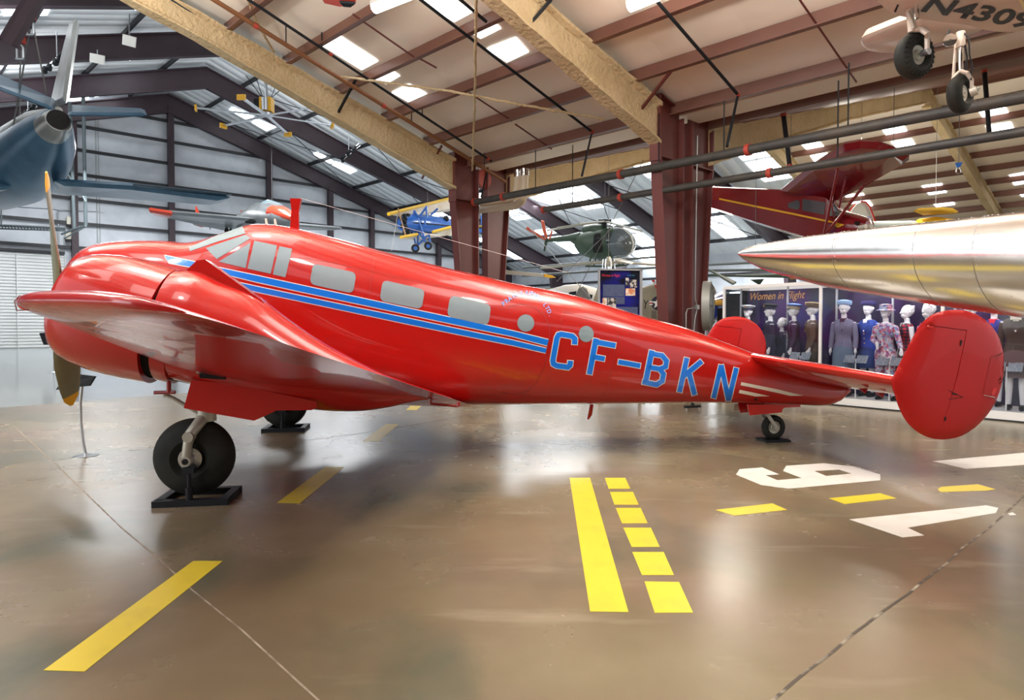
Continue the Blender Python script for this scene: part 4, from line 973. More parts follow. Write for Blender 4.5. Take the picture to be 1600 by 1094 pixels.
# foam coated cables
def rope(pts, r, lb):
    P_ = [V(p) for p in pts]; out = []
    n = 60
    for i in range(n + 1):
        t = i / n * (len(P_) - 1); k = min(int(t), len(P_) - 2); out.append(P_[k].lerp(P_[k + 1], t - k) + V(noise.noise_vector(V((i * .9, len(lb), 0)))) * r * .5)
    rr = [r * (.8 + .5 * abs(noise.noise(V((i * 1.3, 3, len(lb)))))) for i in range(n + 1)]
    mb = MB(); mb.tube(out, rr, 8); return tag(mb.build('foam_coated_cable', foam), lb, 'cable')
rope([on_roof(744, -10, -.9), on_roof(742, 150, -.9), PLN(738, 266, P1 - DF * .5 - NV * .5, NV)], .035, 'foam-crusted brace cable hanging straight down')
rope([on_roof(528, 119, -.35), on_roof(700, 142, -.8), on_roof(800, 161, -.9), on_roof(946, 187, -.75)], .035, 'foam-crusted brace cable stretched across between the two foam rafters')
rope([on_roof(384, -8, -.3), on_roof(401, 34, -.3), on_roof(428, 82, -.3)], .035, 'short foam-crusted cable at the top of the long rafter')
# flange braces of the rafters
def brace(a, b_, m, lb):
    mb = MB(); mb.beam(a, b_, .06, .06); struct(mb.build('trim_flange_brace', m), lb)
brace(on_roof(556, 124, -.3), on_roof(522, 188, -1.0), 'black', 'black angle brace on the long foam rafter')
brace(on_roof(690, 228, -.3), on_roof(659, 279, -1.0), steelR, 'red angle brace on the long foam rafter')
brace(on_roof(861, 0, -.3), on_roof(826, 40, -.95), 'black', 'black angle brace on the nearer foam rafter')
brace(on_roof(1050, 109, -.3), on_roof(982, 196, -1.0), steelR, 'red angle brace on the nearer foam rafter')
brace(on_roof(338, 43, -.3), on_roof(305, 96, -1.0), steelR, 'red angle brace high on the long foam rafter') if False else None
brace(PLN(1270, 168, P2 + DF * 3, NV), PLN(1240, 199, P2 + DF * 3, NV), 'black', 'black angle brace of the rising rafter')
brace(PLN(1323, 153, P2 + DF * 3, NV), PLN(1304, 171, P2 + DF * 3, NV), 'black', 'black angle brace farther up the rising rafter')
for q in ([(551, 22), (648, 90)], [(653, 90), (682, 106)], [(733, 145), (800, 189)], [(1247, -4), (1338, 128)], [(805, 194), (862, 233)]):
    mb = MB(); mb.tube([on_roof(*q[0], -.33), on_roof(*q[1], -.33)], .022, 6); struct(mb.build('trim_sag_rod', steelR), 'thin dark sag rod under the purlins')
# conduit on the nearer paired column
cm = mat('galvanised_conduit', (.45, .46, .44), .4, .6)
cp = lambda x, y: PLN(x, y, P2 + DF * .38 - NV * .17, NV)
t = thing('conduit', cp(1085, 515), 'thin grey electrical conduit with junction box on the red column', 'conduit')
mb = MB(); mb.tube([cp(1090, 212), cp(1088, 330), cp(1086, 466), cp(1089, 478)], .014, 8); mb.build('conduit_run', cm, t)
mb = MB(); mb.tube([cp(1084, 481), cp(1074, 483), cp(1072, 490), cp(1072, 520)], .014, 8); mb.build('conduit_run', cm, t)
mb = MB(); mb.tube([cp(1089, 484), cp(1086, 498), cp(1084, 520)], .012, 8); mb.build('conduit_run', cm, t)
mb = MB(); mb.box(cp(1089, 480), (.12, .08, .11), .8); mb.build('junction_box', cm, t)

# ================================================================== polished metal wing at the edge of the frame
alu = mat('polished_aluminium', (.74, .73, .71), .20, 1.0); mottle(alu, (.70, .69, .68), 3.0)
bump(alu, scale=1.6, strength=.3, dist=.03, detail=3)
SD = V((.54, -.84, 0)).normalized(); CDr = V((.84, .54, 0)).normalized()
T0 = V((1.97, 5.6, 2.18))
def leq(q):     # leading edge centre
    X = T0 + SD * 2.85 * q * 1.0; return V((X.x, X.y, lerp(2.195, 1.955, min(q, 1.5))))
def silver():
    mb = MB(); rings = []; N_ = 60; NU = 26
    for i in range(N_ + 1):
        q = 1.35 * (i / N_) ** 1.5; c = .22 + 1.55 * min(q, 1.4) ** .75 if q > 0 else .22
        c = itp([(0, .05), (.01, .22), (.05, .50), (.2, .92), (.5, 1.25), (.8, 1.5), (1.35, 2.0)], q); t = itp([(0, .015), (.01, .07), (.05, .15), (.2, .27), (.4, .36), (.7, .47), (1.0, .60), (1.35, .74)], q)
        L0 = leq(q); drop = .27 * c; r = []
        us = [(1 - math.cos(PI * k / NU)) / 2 for k in range(NU + 1)]
        for u in us: r.append(L0 + CDr * (c * u) + V((0, 0, -drop * u + airfoil(u) * t * 1.5)))
        for u in us[-2:0:-1]: r.append(L0 + CDr * (c * u) + V((0, 0, -drop * u - airfoil(u) * t * 1.2)))
        rings.append(r)
    mb.loft(rings); return mb, rings
smb, srings = silver()
sw = thing('aircraft_wing', (leq(.7).x, leq(.7).y, 0), 'polished bare metal wing tapering to a tip beside the display case', 'aircraft wing'); smb.build('wing_skin', alu, sw); TS = bvh(smb)
for i in (22, 31, 36, 44, 52):      # rib seams and rivet rows
    ring = srings[i]; mb = MB(); mb.tube([p + (p - (ring[0] + ring[26]) / 2).normalized() * .0005 for p in ring[:22]] , .0022, 4); mb.tube([p for p in ring[-1:-22:-1]], .0022, 4)
    mb.build('rib_seam', mat('seam_grey', (.35, .34, .32), .4, .8), sw)
rv = MB()
for u_i in (6, 12, 40, 46):
    for i in range(4, 58):
        a, b_ = srings[i][u_i], srings[i + 1][u_i]; n = max(1, int((b_ - a).length / .05))
        for k in range(n): rv.ell(a.lerp(b_, k / n), (.004, .004, .0035), n=6, k=4)
for i in (22, 36, 44):
    ring = srings[i]
    for j in list(range(0, 14)) + list(range(38, 52)):
        a, b_ = ring[j % 52], ring[(j + 1) % 52]; n = max(1, int((b_ - a).length / .06))
        for k in range(n): rv.ell(a.lerp(b_, k / n) + SD * .02, (.0045, .0045, .004), n=6, k=4)
rvo = rv.build('rivet', alu, sw, fix=False); rvo['kind'] = 'stuff'
mb = MB(); h = PLN(1269, 432, leq(.2) + CDr * .45, CDr); mb.lathe(h, CDr, [(-.01, .03), (-.01, .05), (.01, .05), (.01, .03)], 20); mb.beam(h, h + V((0, 0, .12)), .012, .05); mb.build('tie_down_lug', 'cream', sw)
mb = MB(); rootp = leq(1.3); mb.beam(rootp + CDr * .6 - V((0, 0, .3)), V((rootp.x, rootp.y, 0)) + CDr * .6, .1, .1); mb.build('support_post', 'black', sw)

# ================================================================== display case with mannequins
C0 = G(1310, 634); C1 = G(1600, 661); CD2 = (C1 - C0).normalized(); CB = V((-CD2.y, CD2.x, 0)); 
if CB.y < 0: CB = -CB
def cpt(x, off=0.0, z=0.0):
    """point on the case front plane (moved back by off) seen at pixel column x, height z"""
    p = PLN(x, 560, C0 + CB * off, CB); return V((p.x, p.y, z))
HC, DC = 2.43, 1.05
caseM = mat('white_case_frame', (.80, .80, .78), .35)
glass = bpy.data.materials.new('display_glass'); glass.use_nodes = True
nt = glass.node_tree; nt.nodes.clear(); o_ = nt.nodes.new('ShaderNodeOutputMaterial'); mx = nt.nodes.new('ShaderNodeMixShader'); tr = nt.nodes.new('ShaderNodeBsdfTransparent'); gl = nt.nodes.new('ShaderNodeBsdfGlossy'); fr = nt.nodes.new('ShaderNodeFresnel')
gl.inputs['Roughness'].default_value = .02; fr.inputs[0].default_value = 1.22; tr.inputs[0].default_value = (.94, .95, .97, 1)
nt.links.new(fr.outputs[0], mx.inputs[0]); nt.links.new(tr.outputs[0], mx.inputs[1]); nt.links.new(gl.outputs[0], mx.inputs[2]); nt.links.new(mx.outputs[0], o_.inputs[0])
case = thing('display_case', cpt(1400), 'long white framed glass display case of uniformed mannequins', 'display case', rz=math.atan2(CD2.y, CD2.x))
xl, xr = cpt(1131), cpt(1131) + CD2 * 8.7
mb = MB(); mb.prism([xl, xr, xr + CB * DC, xl + CB * DC], V((0, 0, .16))); mb.build('case_base', caseM, case)
mb = MB(); mb.beam(xl - CB * .012 + V((0, 0, .012)), xr - CB * .012 + V((0, 0, .012)), .02, .024); mb.build('toe_strip', 'black', case)
fp = [cpt(x) for x in (1131, 1281.5, 1472)]; sp_ = (fp[2] - fp[1]).length; fp.append(fp[2] + CD2 * sp_); fp.append(xr)
for p in fp:
    mb = MB(); mb.beam(p + V((0, 0, .14)), p + V((0, 0, HC)), .05, .05, up=CB); mb.build('front_post', caseM, case)
for p in (xl + CB * DC, xr + CB * DC):
    mb = MB(); mb.beam(p + V((0, 0, .14)), p + V((0, 0, HC)), .05, .05, up=CB); mb.build('back_post', caseM, case)
for x in (1157, 1230, 1306.5, 1394, 1491):
    p = cpt(x, .62); mb = MB(); mb.beam(p + V((0, 0, .14)), p + V((0, 0, HC)), .035, .035, up=CB); mb.build('inner_post', mat('grey_post', (.35, .36, .38), .4, .3), case)
for a, b_ in ((xl, xr), (xl + CB * DC, xr + CB * DC), (xl, xl + CB * DC), (xr, xr + CB * DC)):
    mb = MB(); mb.beam(a + V((0, 0, HC)), b_ + V((0, 0, HC)), .06, .07); mb.build('top_rail', caseM, case)
for a, b_ in zip(fp[:-1], fp[1:]):
    mb = MB(); d = CD2 * .03; mb.prism([a + d + V((0, 0, .16)), b_ - d + V((0, 0, .16)), b_ - d + V((0, 0, HC - .03)), a + d + V((0, 0, HC - .03))], CB * .008); mb.build('glass_pane', glass, case)
mb = MB(); a = xl; b_ = xl + CB * DC; mb.prism([a + CB * .03 + V((0, 0, .16)), b_ - CB * .03 + V((0, 0, .16)), b_ - CB * .03 + V((0, 0, HC - .03)), a + CB * .03 + V((0, 0, HC - .03))], CD2 * .008); mb.build('glass_pane', glass, case)
# printed backdrop: dark blue and purple mural
mural = mat('purple_mural', (.006, .006, .03), .5); mottle(mural, (.04, .005, .09), .9, lo=.42, hi=.6, space='Object'); mottle(mural, (.006, .02, .16), .7, lo=.56, hi=.72, vec=(1.3, 1, 1)); mottle(mural, (.05, .01, .02), 1.4, lo=.62, hi=.8)
bl_ = cpt(1160, DC - .05); mb = MB(); mb.prism([bl_ + V((0, 0, .16)), xr + CB * (DC - .05) + V((0, 0, .16)), xr + CB * (DC - .05) + V((0, 0, HC - .04)), bl_ + V((0, 0, HC - .04))], CB * .02)
bk = mb.build('mural_panel', mural, case)
gold = mat('gold_script', (.55, .28, .09), .4)
def case_text(s, x, y, off, h, m, parent, shear=.3, width=None):
    o = PLN(x, y, C0 + CB * off, CB); return plate_text('title_lettering', s, o, CD2, V((0, 0, 1)), h, m, parent, shear, width)
pa_, pb_ = PLN(1170, 468, C0 + CB * .6, CB), PLN(1262, 466, C0 + CB * .6, CB)
case_text('Women in Flight', 1170, 469, DC - .08, .17, gold, case, .35, (PLN(1258, 466, C0 + CB * (DC - .08), CB) - PLN(1170, 469, C0 + CB * (DC - .08), CB)).length)
case_text('UNIFORMS', 1353, 466, DC - .08, .07, mat('dim_script', (.10, .10, .16), .4), case, 0, .55)
# small downlights in the case roof
for x in (1180, 1240, 1320, 1380, 1440, 1520, 1580):
    p = cpt(x, .35, HC - .08); l = bpy.data.lights.new('case_spot', 'AREA'); l.energy = 5; l.size = .12; l.color = (.95, .97, 1); o = bpy.data.objects.new('case_spot', l); COL.objects.link(o); o.location = p
mb = MB(); a = cpt(1137, .3, HC - .10); mb.beam(a, a + CD2 * .28, .05, .03); mb.build('strip_light', mat('strip_glow', (.7, .9, 1), .4, emit=(.7, .9, 1), es=6), case)

# ---- mannequins
skinM = mat('white_mannequin', (.80, .79, .80), .35, coat=.2)
def mannequin(x, off, label, face=0.0, h=1.80, deck=.16, top=None, bottom=None, hat=None, sleeves=True, hem=.42, trousers=False, pose=0, collar=None, extra=None):
    base = cpt(x, off, deck); s = h / 1.80
    ang = math.atan2(-CB.y, -CB.x) + face        # facing the glass, turned by face
    fx = V((math.cos(ang), math.sin(ang), 0)); rx = V((fx.y, -fx.x, 0))    # forward, to the figure's right
    t = thing('mannequin', base, label, 'mannequin', 'uniformed mannequins in the glass case', rz=ang)
    P = lambda r, f, z: base + rx * (r * s) + fx * (f * s) + V((0, 0, z * s))
    def ring(z, a, b_, f=0.0, r=0.0, n=20): return [P(r + a * math.cos(2 * PI * k / n), f + b_ * math.sin(2 * PI * k / n), z) for k in range(n)]
    tor = [(.80, .155, .105, -.01), (.88, .172, .115, -.01), (.96, .160, .105, -.005), (1.04, .128, .088, 0), (1.10, .118, .082, 0), (1.18, .135, .095, .005), (1.27, .155, .115, .02), (1.35, .165, .105, .01), (1.42, .165, .085, 0), (1.455, .12, .065, -.005), (1.475, .055, .05, -.005)]
    mb = MB(); mb.loft([ring(z, a, b_, f) for z, a, b_, f in tor])
    mb.tube([P(0, -.01, 1.44), P(0, 0, 1.56)], .048 * s, 12)
    # head: skull, jaw, nose, brow, ears
    mb.ell(P(0, .0, 1.69), (.088 * s, .105 * s, .115 * s), Matrix((rx, fx, V((0, 0, 1)))).transposed().to_3x3(), 20, 14)
    mb.ell(P(0, .035, 1.615), (.058 * s, .068 * s, .062 * s), Matrix((rx, fx, V((0, 0, 1)))).transposed().to_3x3(), 14, 10)
    mb.tube([P(0, .095, 1.70), P(0, .118, 1.66), P(0, .10, 1.645)], [.010 * s, .017 * s, .012 * s], 8)
    mb.tube([P(-.03, .092, 1.612), P(.03, .092, 1.612)], .012 * s, 8)
    for e in (-1, 1): mb.ell(P(e * .09, -.01, 1.68), (.014 * s, .02 * s, .03 * s)); 
    arms = []
    for e in (-1, 1):
        if pose == 1 and e == 1: J = [(e * .165, 0, 1.40), (e * .22, .02, 1.14), (e * .06, .20, 1.08)]
        elif pose == 1: J = [(e * .165, 0, 1.40), (e * .25, .03, 1.15), (e * .34, .12, .98)]
        elif pose == 2: J = [(e * .165, 0, 1.40), (e * .20, -.06, 1.16), (e * .10, .13, 1.02)]
        else: J = [(e * .165, 0, 1.40), (e * .205, -.01, 1.14), (e * .215, .05, .90)]
        arms.append(J); A_, B_, C_ = (P(*j) for j in J)
        mb.tube([A_, A_.lerp(B_, .5), B_, B_.lerp(C_, .4), C_], [.048 * s, .042 * s, .036 * s, .035 * s, .024 * s], 12)
        d = (C_ - B_).normalized(); sd = d.cross(fx).normalized() if abs(d.dot(fx)) < .9 else d.cross(V((0, 0, 1))).normalized()
        dn = (d * .6 + V((0, 0, -.8))).normalized() if pose else d
        pal = C_ + dn * (.045 * s); mb.ell(pal, (.026 * s, .032 * s, .05 * s)); w_ = fx if not pose else sd
        for k in range(4):
            r0 = pal + dn * (.03 * s) + w_ * ((k - 1.5) * .016 * s); ln = (.055, .065, .06, .045)[k] * s
            mb.tube([r0, r0 + dn * ln * .55 , r0 + dn * ln + rx * (-e * .012 * s)], [.0085 * s, .0075 * s, .006 * s], 6)
        r0 = pal + w_ * (.02 * s); mb.tube([r0 - dn * .02 * s, r0 + w_ * (.022 * s) + dn * (.015 * s), r0 + w_ * (.026 * s) + dn * (.045 * s)], [.010 * s, .009 * s, .007 * s], 6)
    legs = []
    for e in (-1, 1):
        K = [(e * .085, -.01, .86), (e * .085, .01, .48), (e * .085, -.02, .09)]
        if pose == 1 and e == -1: K = [(e * .085, -.01, .86), (e * .12, .06, .50), (e * .20, .04, .09)]
        legs.append(K); A_, B_, C_ = (P(*j) for j in K); mb.tube([A_, A_.lerp(B_, .5), B_, B_.lerp(C_, .3), C_], [.088 * s, .072 * s, .052 * s, .052 * s, .032 * s], 14)
        f0 = P(K[2][0], .05, .035); mb.tube([P(K[2][0], -.05, .05), f0, P(K[2][0], .13, .02)], [.035 * s, .035 * s, .02 * s], 10)
    body = mb.build('mannequin_body', skinM, t)
    rm = body.modifiers.new('skin', 'REMESH'); rm.mode = 'VOXEL'; rm.voxel_size = .0085 * s; rm.use_smooth_shade = True
    # clothing
    if top:
        mb = MB(); fl = 1.0
        js = [(.84, .195, .14, -.01), (.90, .190, .135, -.01), (.98, .168, .118, 0), (1.06, .142, .105, 0), (1.12, .140, .102, 0), (1.2, .153, .113, .005), (1.28, .175, .132, .02), (1.35, .182, .120, .01), (1.40, .178, .105, .005), (1.44, .150, .085, 0), (1.465, .095, .065, -.005)]
        if top[1] == 'short': js = js[2:]
        mb.loft([ring(z, a, b_, f) for z, a, b_, f in js], False, False)
        if top[1] != 'short' or True:
            pass
        jk = mb.build('jacket' if top[1] != 'dress' else 'dress_bodice', top[0], t)
        if sleeves:
            for J in arms:
                A_, B_, C_ = (P(*j) for j in J); C2_ = B_.lerp(C_, .93); mb = MB()
                mb.tube([A_.lerp(base + V((0, 0, 1.41 * s)), .18) + V((0, 0, .0)), A_.lerp(B_, .12), A_.lerp(B_, .5), B_, C2_], [.040 * s, .058 * s, .054 * s, .050 * s, .043 * s], 14); mb.build('sleeve', top[0], jk)
        # open neck: blouse or skin insert and lapels
        if collar:
            mb = MB(); mb.loft([[P(-.055, .085, 1.47), P(.055, .085, 1.47), P(.055, .0, 1.49), P(-.055, .0, 1.49)], [P(-.008, .155, 1.24), P(.008, .155, 1.24), P(.008, .10, 1.24), P(-.008, .10, 1.24)]], smooth=False); mb.build('blouse_front', collar, jk)
        for e in (-1, 1):
            mb = MB(); mb.prism([P(e * .05, .10, 1.47), P(e * .085, .10, 1.40), P(e * .06, .135, 1.34), P(e * .008, .158, 1.22), P(e * .03, .13, 1.38)], fx * .008); mb.build('lapel', top[0], jk)
        for k in range(3):
            mb = MB(); mb.ell(P(0, .145 - .012 * k, 1.20 - .09 * k), (.011, .008, .011)); mb.build('button', 'yellow' if top[1] == 'buttons' else top[0], jk)
    if bottom:
        mb = MB()
        if trousers:
            for K in legs:
                A_, B_, C_ = (P(*j) for j in K); mb.tube([A_ + V((0, 0, .06)), A_.lerp(B_, .5), B_, C_.lerp(B_, .02)], [.105 * s, .095 * s, .080 * s, .085 * s], 16)
            mb.build('trousers', bottom, t)
        else:
            mb.loft([ring(z, a, b_, 0) for z, a, b_ in ((1.06, .135, .10), (.98, .160, .115), (.88, .185, .135), (.70, .195, .150), (hem + .05, .205, .165), (hem, .207, .168))], False, False); mb.build('skirt', bottom, t)
    # shoes
    for K in legs:
        mb = MB(); mb.tube([P(K[2][0], -.06, .045), P(K[2][0], .05, .045), P(K[2][0], .145, .025)], [.042 * s, .044 * s, .026 * s], 10); mb.build('shoe', 'black', t)
    if hat:
        kind, m1, m2 = hat
        c = P(0, -.005, 1.755); mb = MB()
        if kind == 'pillbox': mb.lathe(c, V((0, 0, 1)) - fx * .12, [(-.03, .11 * s), (-.01, .128 * s), (.04, .135 * s), (.06, .125 * s), (.075, .06 * s), (.078, .002)], 24, True); mb.build('hat', m1, t)
        elif kind == 'cap':
            mb.lathe(c, V((0, 0, 1)) - fx * .1, [(-.04, .108 * s), (.015, .11 * s), (.045, .155 * s), (.06, .15 * s), (.075, .08 * s), (.08, .002)], 28, True); hh = mb.build('peaked_cap', m1, t)
            mb = MB(); mb.lathe(c, V((0, 0, 1)) - fx * .1, [(-.042, .110 * s), (-.042, .114 * s), (.01, .114 * s), (.01, .110 * s)], 24); mb.build('cap_band', m2, hh)
            mb = MB(); mb.prism([P(.09, .06, 1.735), P(.07, .13, 1.715), P(0, .165, 1.705), P(-.07, .13, 1.715), P(-.09, .06, 1.735)], V((0, 0, .008))); mb.build('cap_visor', 'black', hh)
            mb = MB(); mb.ell(P(0, .125, 1.785), (.018, .018, .02)); mb.build('cap_badge', gold, hh)
        elif kind == 'brim': mb.lathe(c, V((0, 0, 1)), [(-.055, .17 * s), (-.03, .12 * s), (.0, .112 * s), (.06, .105 * s), (.07, .06 * s), (.072, .002)], 24, True); mb.build('brimmed_hat', m1, t)
        elif kind == 'hair':
            mb.ell(P(0, -.02, 1.715), (.098 * s, .112 * s, .11 * s), Matrix((rx, fx, V((0, 0, 1)))).transposed().to_3x3())
            for k in range(26):
                a = random.uniform(-2.6, 2.6); z = random.uniform(.0, .1); mb.ell(P(.09 * math.sin(a), -.03 - .09 * math.cos(a) * .9, 1.70 + z), (.02 * s, .02 * s, .02 * s), n=8, k=6)
            mb.build('sculpted_hair', skinM, t)
    if extra: extra(P, t)
    return t
def cl(n, c, r=.8): return mat(n, c, r)
navy = cl('navy_cloth', (.02, .018, .05)); plum = cl('plum_cloth', (.045, .012, .05)); brown = cl('brown_cloth', (.10, .055, .035)); olive = cl('olive_brown_cloth', (.075, .055, .035))
lilac = cl('grey_lilac_cloth', (.16, .16, .25)); slate = cl('slate_skirt', (.12, .17, .24)); royal = cl('royal_blue_cloth', (.012, .045, .30)); dkblue = cl('deep_blue_skirt', (.012, .035, .16))
flor = mat('floral_print', (.55, .50, .60), .8)
nt, N, L, b = nodes(flor); vo = N.new('ShaderNodeTexVoronoi'); vo.inputs['Scale'].default_value = 26; cr = N.new('ShaderNodeValToRGB'); tc = N.new('ShaderNodeTexCoord')
cr.color_ramp.elements[0].color = (.30, .03, .10, 1); cr.color_ramp.elements[1].color = (.08, .10, .35, 1)
for ps, c_ in ((.3, (.65, .55, .6, 1)), (.5, (.10, .25, .45, 1)), (.65, (.7, .65, .7, 1)), (.8, (.5, .08, .12, 1))): e = cr.color_ramp.elements.new(ps); e.color = c_
sx = N.new('ShaderNodeSeparateColor'); L.new(tc.outputs['Object'], vo.inputs['Vector']); L.new(vo.outputs['Color'], sx.inputs[0]); L.new(sx.outputs[0], cr.inputs[0]); L.new(cr.outputs[0], b.inputs['Base Color'])
plaid = mat('red_black_plaid', (.3, .02, .03), .8); nt, N, L, b = nodes(plaid); tc = N.new('ShaderNodeTexCoord')
w1, w2 = N.new('ShaderNodeTexWave'), N.new('ShaderNodeTexWave'); w1.inputs['Scale'].default_value = 5; w2.inputs['Scale'].default_value = 5; w2.bands_direction = 'Z'
ad = N.new('ShaderNodeMath'); ad.operation = 'MULTIPLY'; cr = N.new('ShaderNodeValToRGB'); cr.color_ramp.elements[0].color = (.015, .012, .03, 1); cr.color_ramp.elements[1].color = (.42, .015, .03, 1); cr.color_ramp.elements[1].position = .6
for w_ in (w1, w2): L.new(tc.outputs['Object'], w_.inputs['Vector'])
L.new(w1.outputs['Fac'], ad.inputs[0]); L.new(w2.outputs['Fac'], ad.inputs[1]); L.new(ad.outputs[0], cr.inputs[0]); L.new(cr.outputs[0], b.inputs['Base Color'])
ltblue = cl('light_blue_felt', (.32, .48, .75)); khaki = cl('khaki_felt', (.40, .30, .18)); capblue = cl('cap_blue', (.10, .17, .42)); redc = cl('red_cloth', (.5, .01, .03)); pinkc = cl('pink_red_cloth', (.55, .05, .09)); whitec = cl('white_cloth', (.75, .75, .78)); brsk = cl('mauve_brown_skirt', (.13, .085, .085)); dbrown = cl('dark_brown_tweed', (.055, .038, .028)); blueu = cl('blue_uniform', (.02, .025, .20))
PR = 1.15   # quarter-turned figures look towards the aircraft's nose
mannequin(1168, .70, 'mannequin in a white-topped dark cap at the case end, behind the far tail fin', PR * 0, 1.86, top=(navy, ''), bottom=navy, hat=('cap', whitec, navy), collar=whitec)
mannequin(1203, .36, 'mannequin in a black peaked cap with a gold badge, above the far tail fin', -.9, 1.86, top=(navy, ''), bottom=navy, trousers=True, hat=('cap', cl('black_felt', (.01, .01, .015)), navy), collar=whitec)
mannequin(1221, .80, 'short bareheaded mannequin with white curls at the far fin edge', -.6, 1.58, top=(navy, ''), bottom=navy, hat=('hair', 0, 0))
mannequin(1240, .50, 'mannequin in plum blazer and blue-topped peaked cap, turned in profile', -1.1, 1.86, top=(plum, ''), bottom=navy, hat=('cap', capblue, khaki), collar=whitec)
mannequin(1269, .45, 'mannequin in brown officer suit and tan peaked cap, turned in profile', -1.1, 1.88, top=(brown, ''), bottom=olive, trousers=True, hat=('cap', khaki, brown), collar=whitec)
mannequin(1318, .38, 'mannequin in grey-lilac jacket, long slate skirt and light blue hat', .15, 1.90, top=(lilac, ''), bottom=slate, hem=.18, hat=('pillbox', ltblue, 0), collar=plum)
mannequin(1356, .66, 'mannequin in royal blue buttoned suit and dark blue hat', -.15, 1.88, top=(royal, 'buttons'), bottom=dkblue, hem=.55, hat=('pillbox', cl('dark_blue_felt', (.03, .02, .12)), 0), pose=0, collar=skinM)
mannequin(1383, .30, 'mannequin in multicoloured floral trousers outfit and floral brimmed hat, one arm raised', -.1, 1.80, top=(flor, ''), bottom=flor, trousers=True, hat=('brim', flor, 0), pose=1)
mannequin(1416, .70, 'bareheaded mannequin in sleeveless red and black plaid dress', -.8, 1.79, top=(plaid, ''), bottom=plaid, hem=.5, sleeves=False, hat=('hair', 0, 0), collar=skinM)
mannequin(1449, .36, 'bareheaded mannequin in pinkish red top partly behind the near tail fin', -.5, 1.80, top=(pinkc, ''), bottom=redc, hem=.5, hat=('hair', 0, 0))
mannequin(1516, .45, 'mannequin whose bare head shows between the metal wing and the near tail fin', .1, 1.82, top=(navy, ''), bottom=navy, hem=.5, hat=('hair', 0, 0))
mannequin(1552, .72, 'mannequin in blue jacket with wide red collar beside the near tail fin', .0, 1.86, top=(blueu, ''), bottom=blueu, hem=.5, collar=redc)
def bow(P, t):
    for e in (-1, 1):
        mb = MB(); mb.prism([P(0, .12, 1.455), P(e * .07, .12, 1.49), P(e * .07, .12, 1.42)], V((0, 0, .001)) + (P(0, 1, 0) - P(0, 0, 0)) * .02); mb.build('neck_bow', 'cream', t)
mannequin(1588, .34, 'mannequin in dark brown jacket, cream neck bow and knee-length brown skirt', .1, 1.90, top=(dbrown, ''), bottom=brsk, hem=.52, hat=('hair', 0, 0), collar=M['cream'], extra=bow)
# little caption stands
capM = mottle(mat('caption_card', (.25, .28, .32), .4), (.12, .14, .18), 30)
for x, y, lb in ((1250, 556, 'twin caption cards on a thin post before the brown suit'), (1337, 561, 'twin caption cards on a thin post between the slate skirt and the blue suit'), (1390, 565, 'twin caption cards on a thin post before the floral outfit'), (1573, 573, 'caption cards on a thin post before the brown skirt')):
    p = PLN(x, y, C0 + CB * .14, CB); t = thing('caption_stand', (p.x, p.y, .16), lb, 'sign', 'caption stands in the glass case')
    mb = MB(); mb.tube([V((p.x, p.y, .165)), p], .011, 8); mb.build('stand_post', caseM, t)
    for e in (-1, 1):
        c = p + CD2 * (e * .115); mb = MB(); u_ = V((0, 0, 1)) * .8 + CB * .6; mb.prism([c - CD2 * .1 - u_ * .09, c + CD2 * .1 - u_ * .09, c + CD2 * .1 + u_ * .09, c - CD2 * .1 + u_ * .09], CB * .006 - V((0, 0, .006))); mb.build('caption_card', capM, t)
# ================================================================== aircraft hanging in the hangars and things standing behind
def plate(pts, th, m, name, parent=None, label=None, nrm=None):
    P_ = [V(p) for p in pts]; n = nrm or (P_[1] - P_[0]).cross(P_[-1] - P_[0]).normalized()
    mb = MB(); c = sum(P_, V((0, 0, 0))) / len(P_)
    k = .94 if th < .06 else .88
    r0 = [c + (p - c) * k + n * th / 2 for p in P_]; r1 = P_; r2 = [c + (p - c) * k - n * th / 2 for p in P_]
    mb.loft([r0, r1, r2], True, True, smooth=False); return mb.build(name, m, parent, label)
def skin(rings_px, m, name, parent, n=20, sq=1.0, label=None):
    """body through (px, py, depth, radius[, vertical radius]) stations"""
    P_ = [D(a[0], a[1], a[2]) for a in rings_px]; rings = []
    for i, a in enumerate(rings_px):
        d = (P_[min(i + 1, len(P_) - 1)] - P_[max(i - 1, 0)]).normalized(); s_ = d.cross(V((0, 0, 1))).normalized(); u = s_.cross(d)
        ra, rb = a[3], (a[4] if len(a) > 4 else a[3])
        rings.append([P_[i] + s_ * (math.copysign(abs(math.cos(t)) ** sq, math.cos(t)) * ra) + u * (math.copysign(abs(math.sin(t)) ** sq, math.sin(t)) * rb) for t in [2 * PI * k / n for k in range(n)]])
    mb = MB(); mb.loft(rings); return mb, mb.build(name, m, parent, label)
def tubes(name, segs, m, parent=None, n=8, label=None):
    mb = MB()
    for pts, r in segs: mb.tube([V(p) for p in pts], r, n)
    return mb.build(name, m, parent, label)

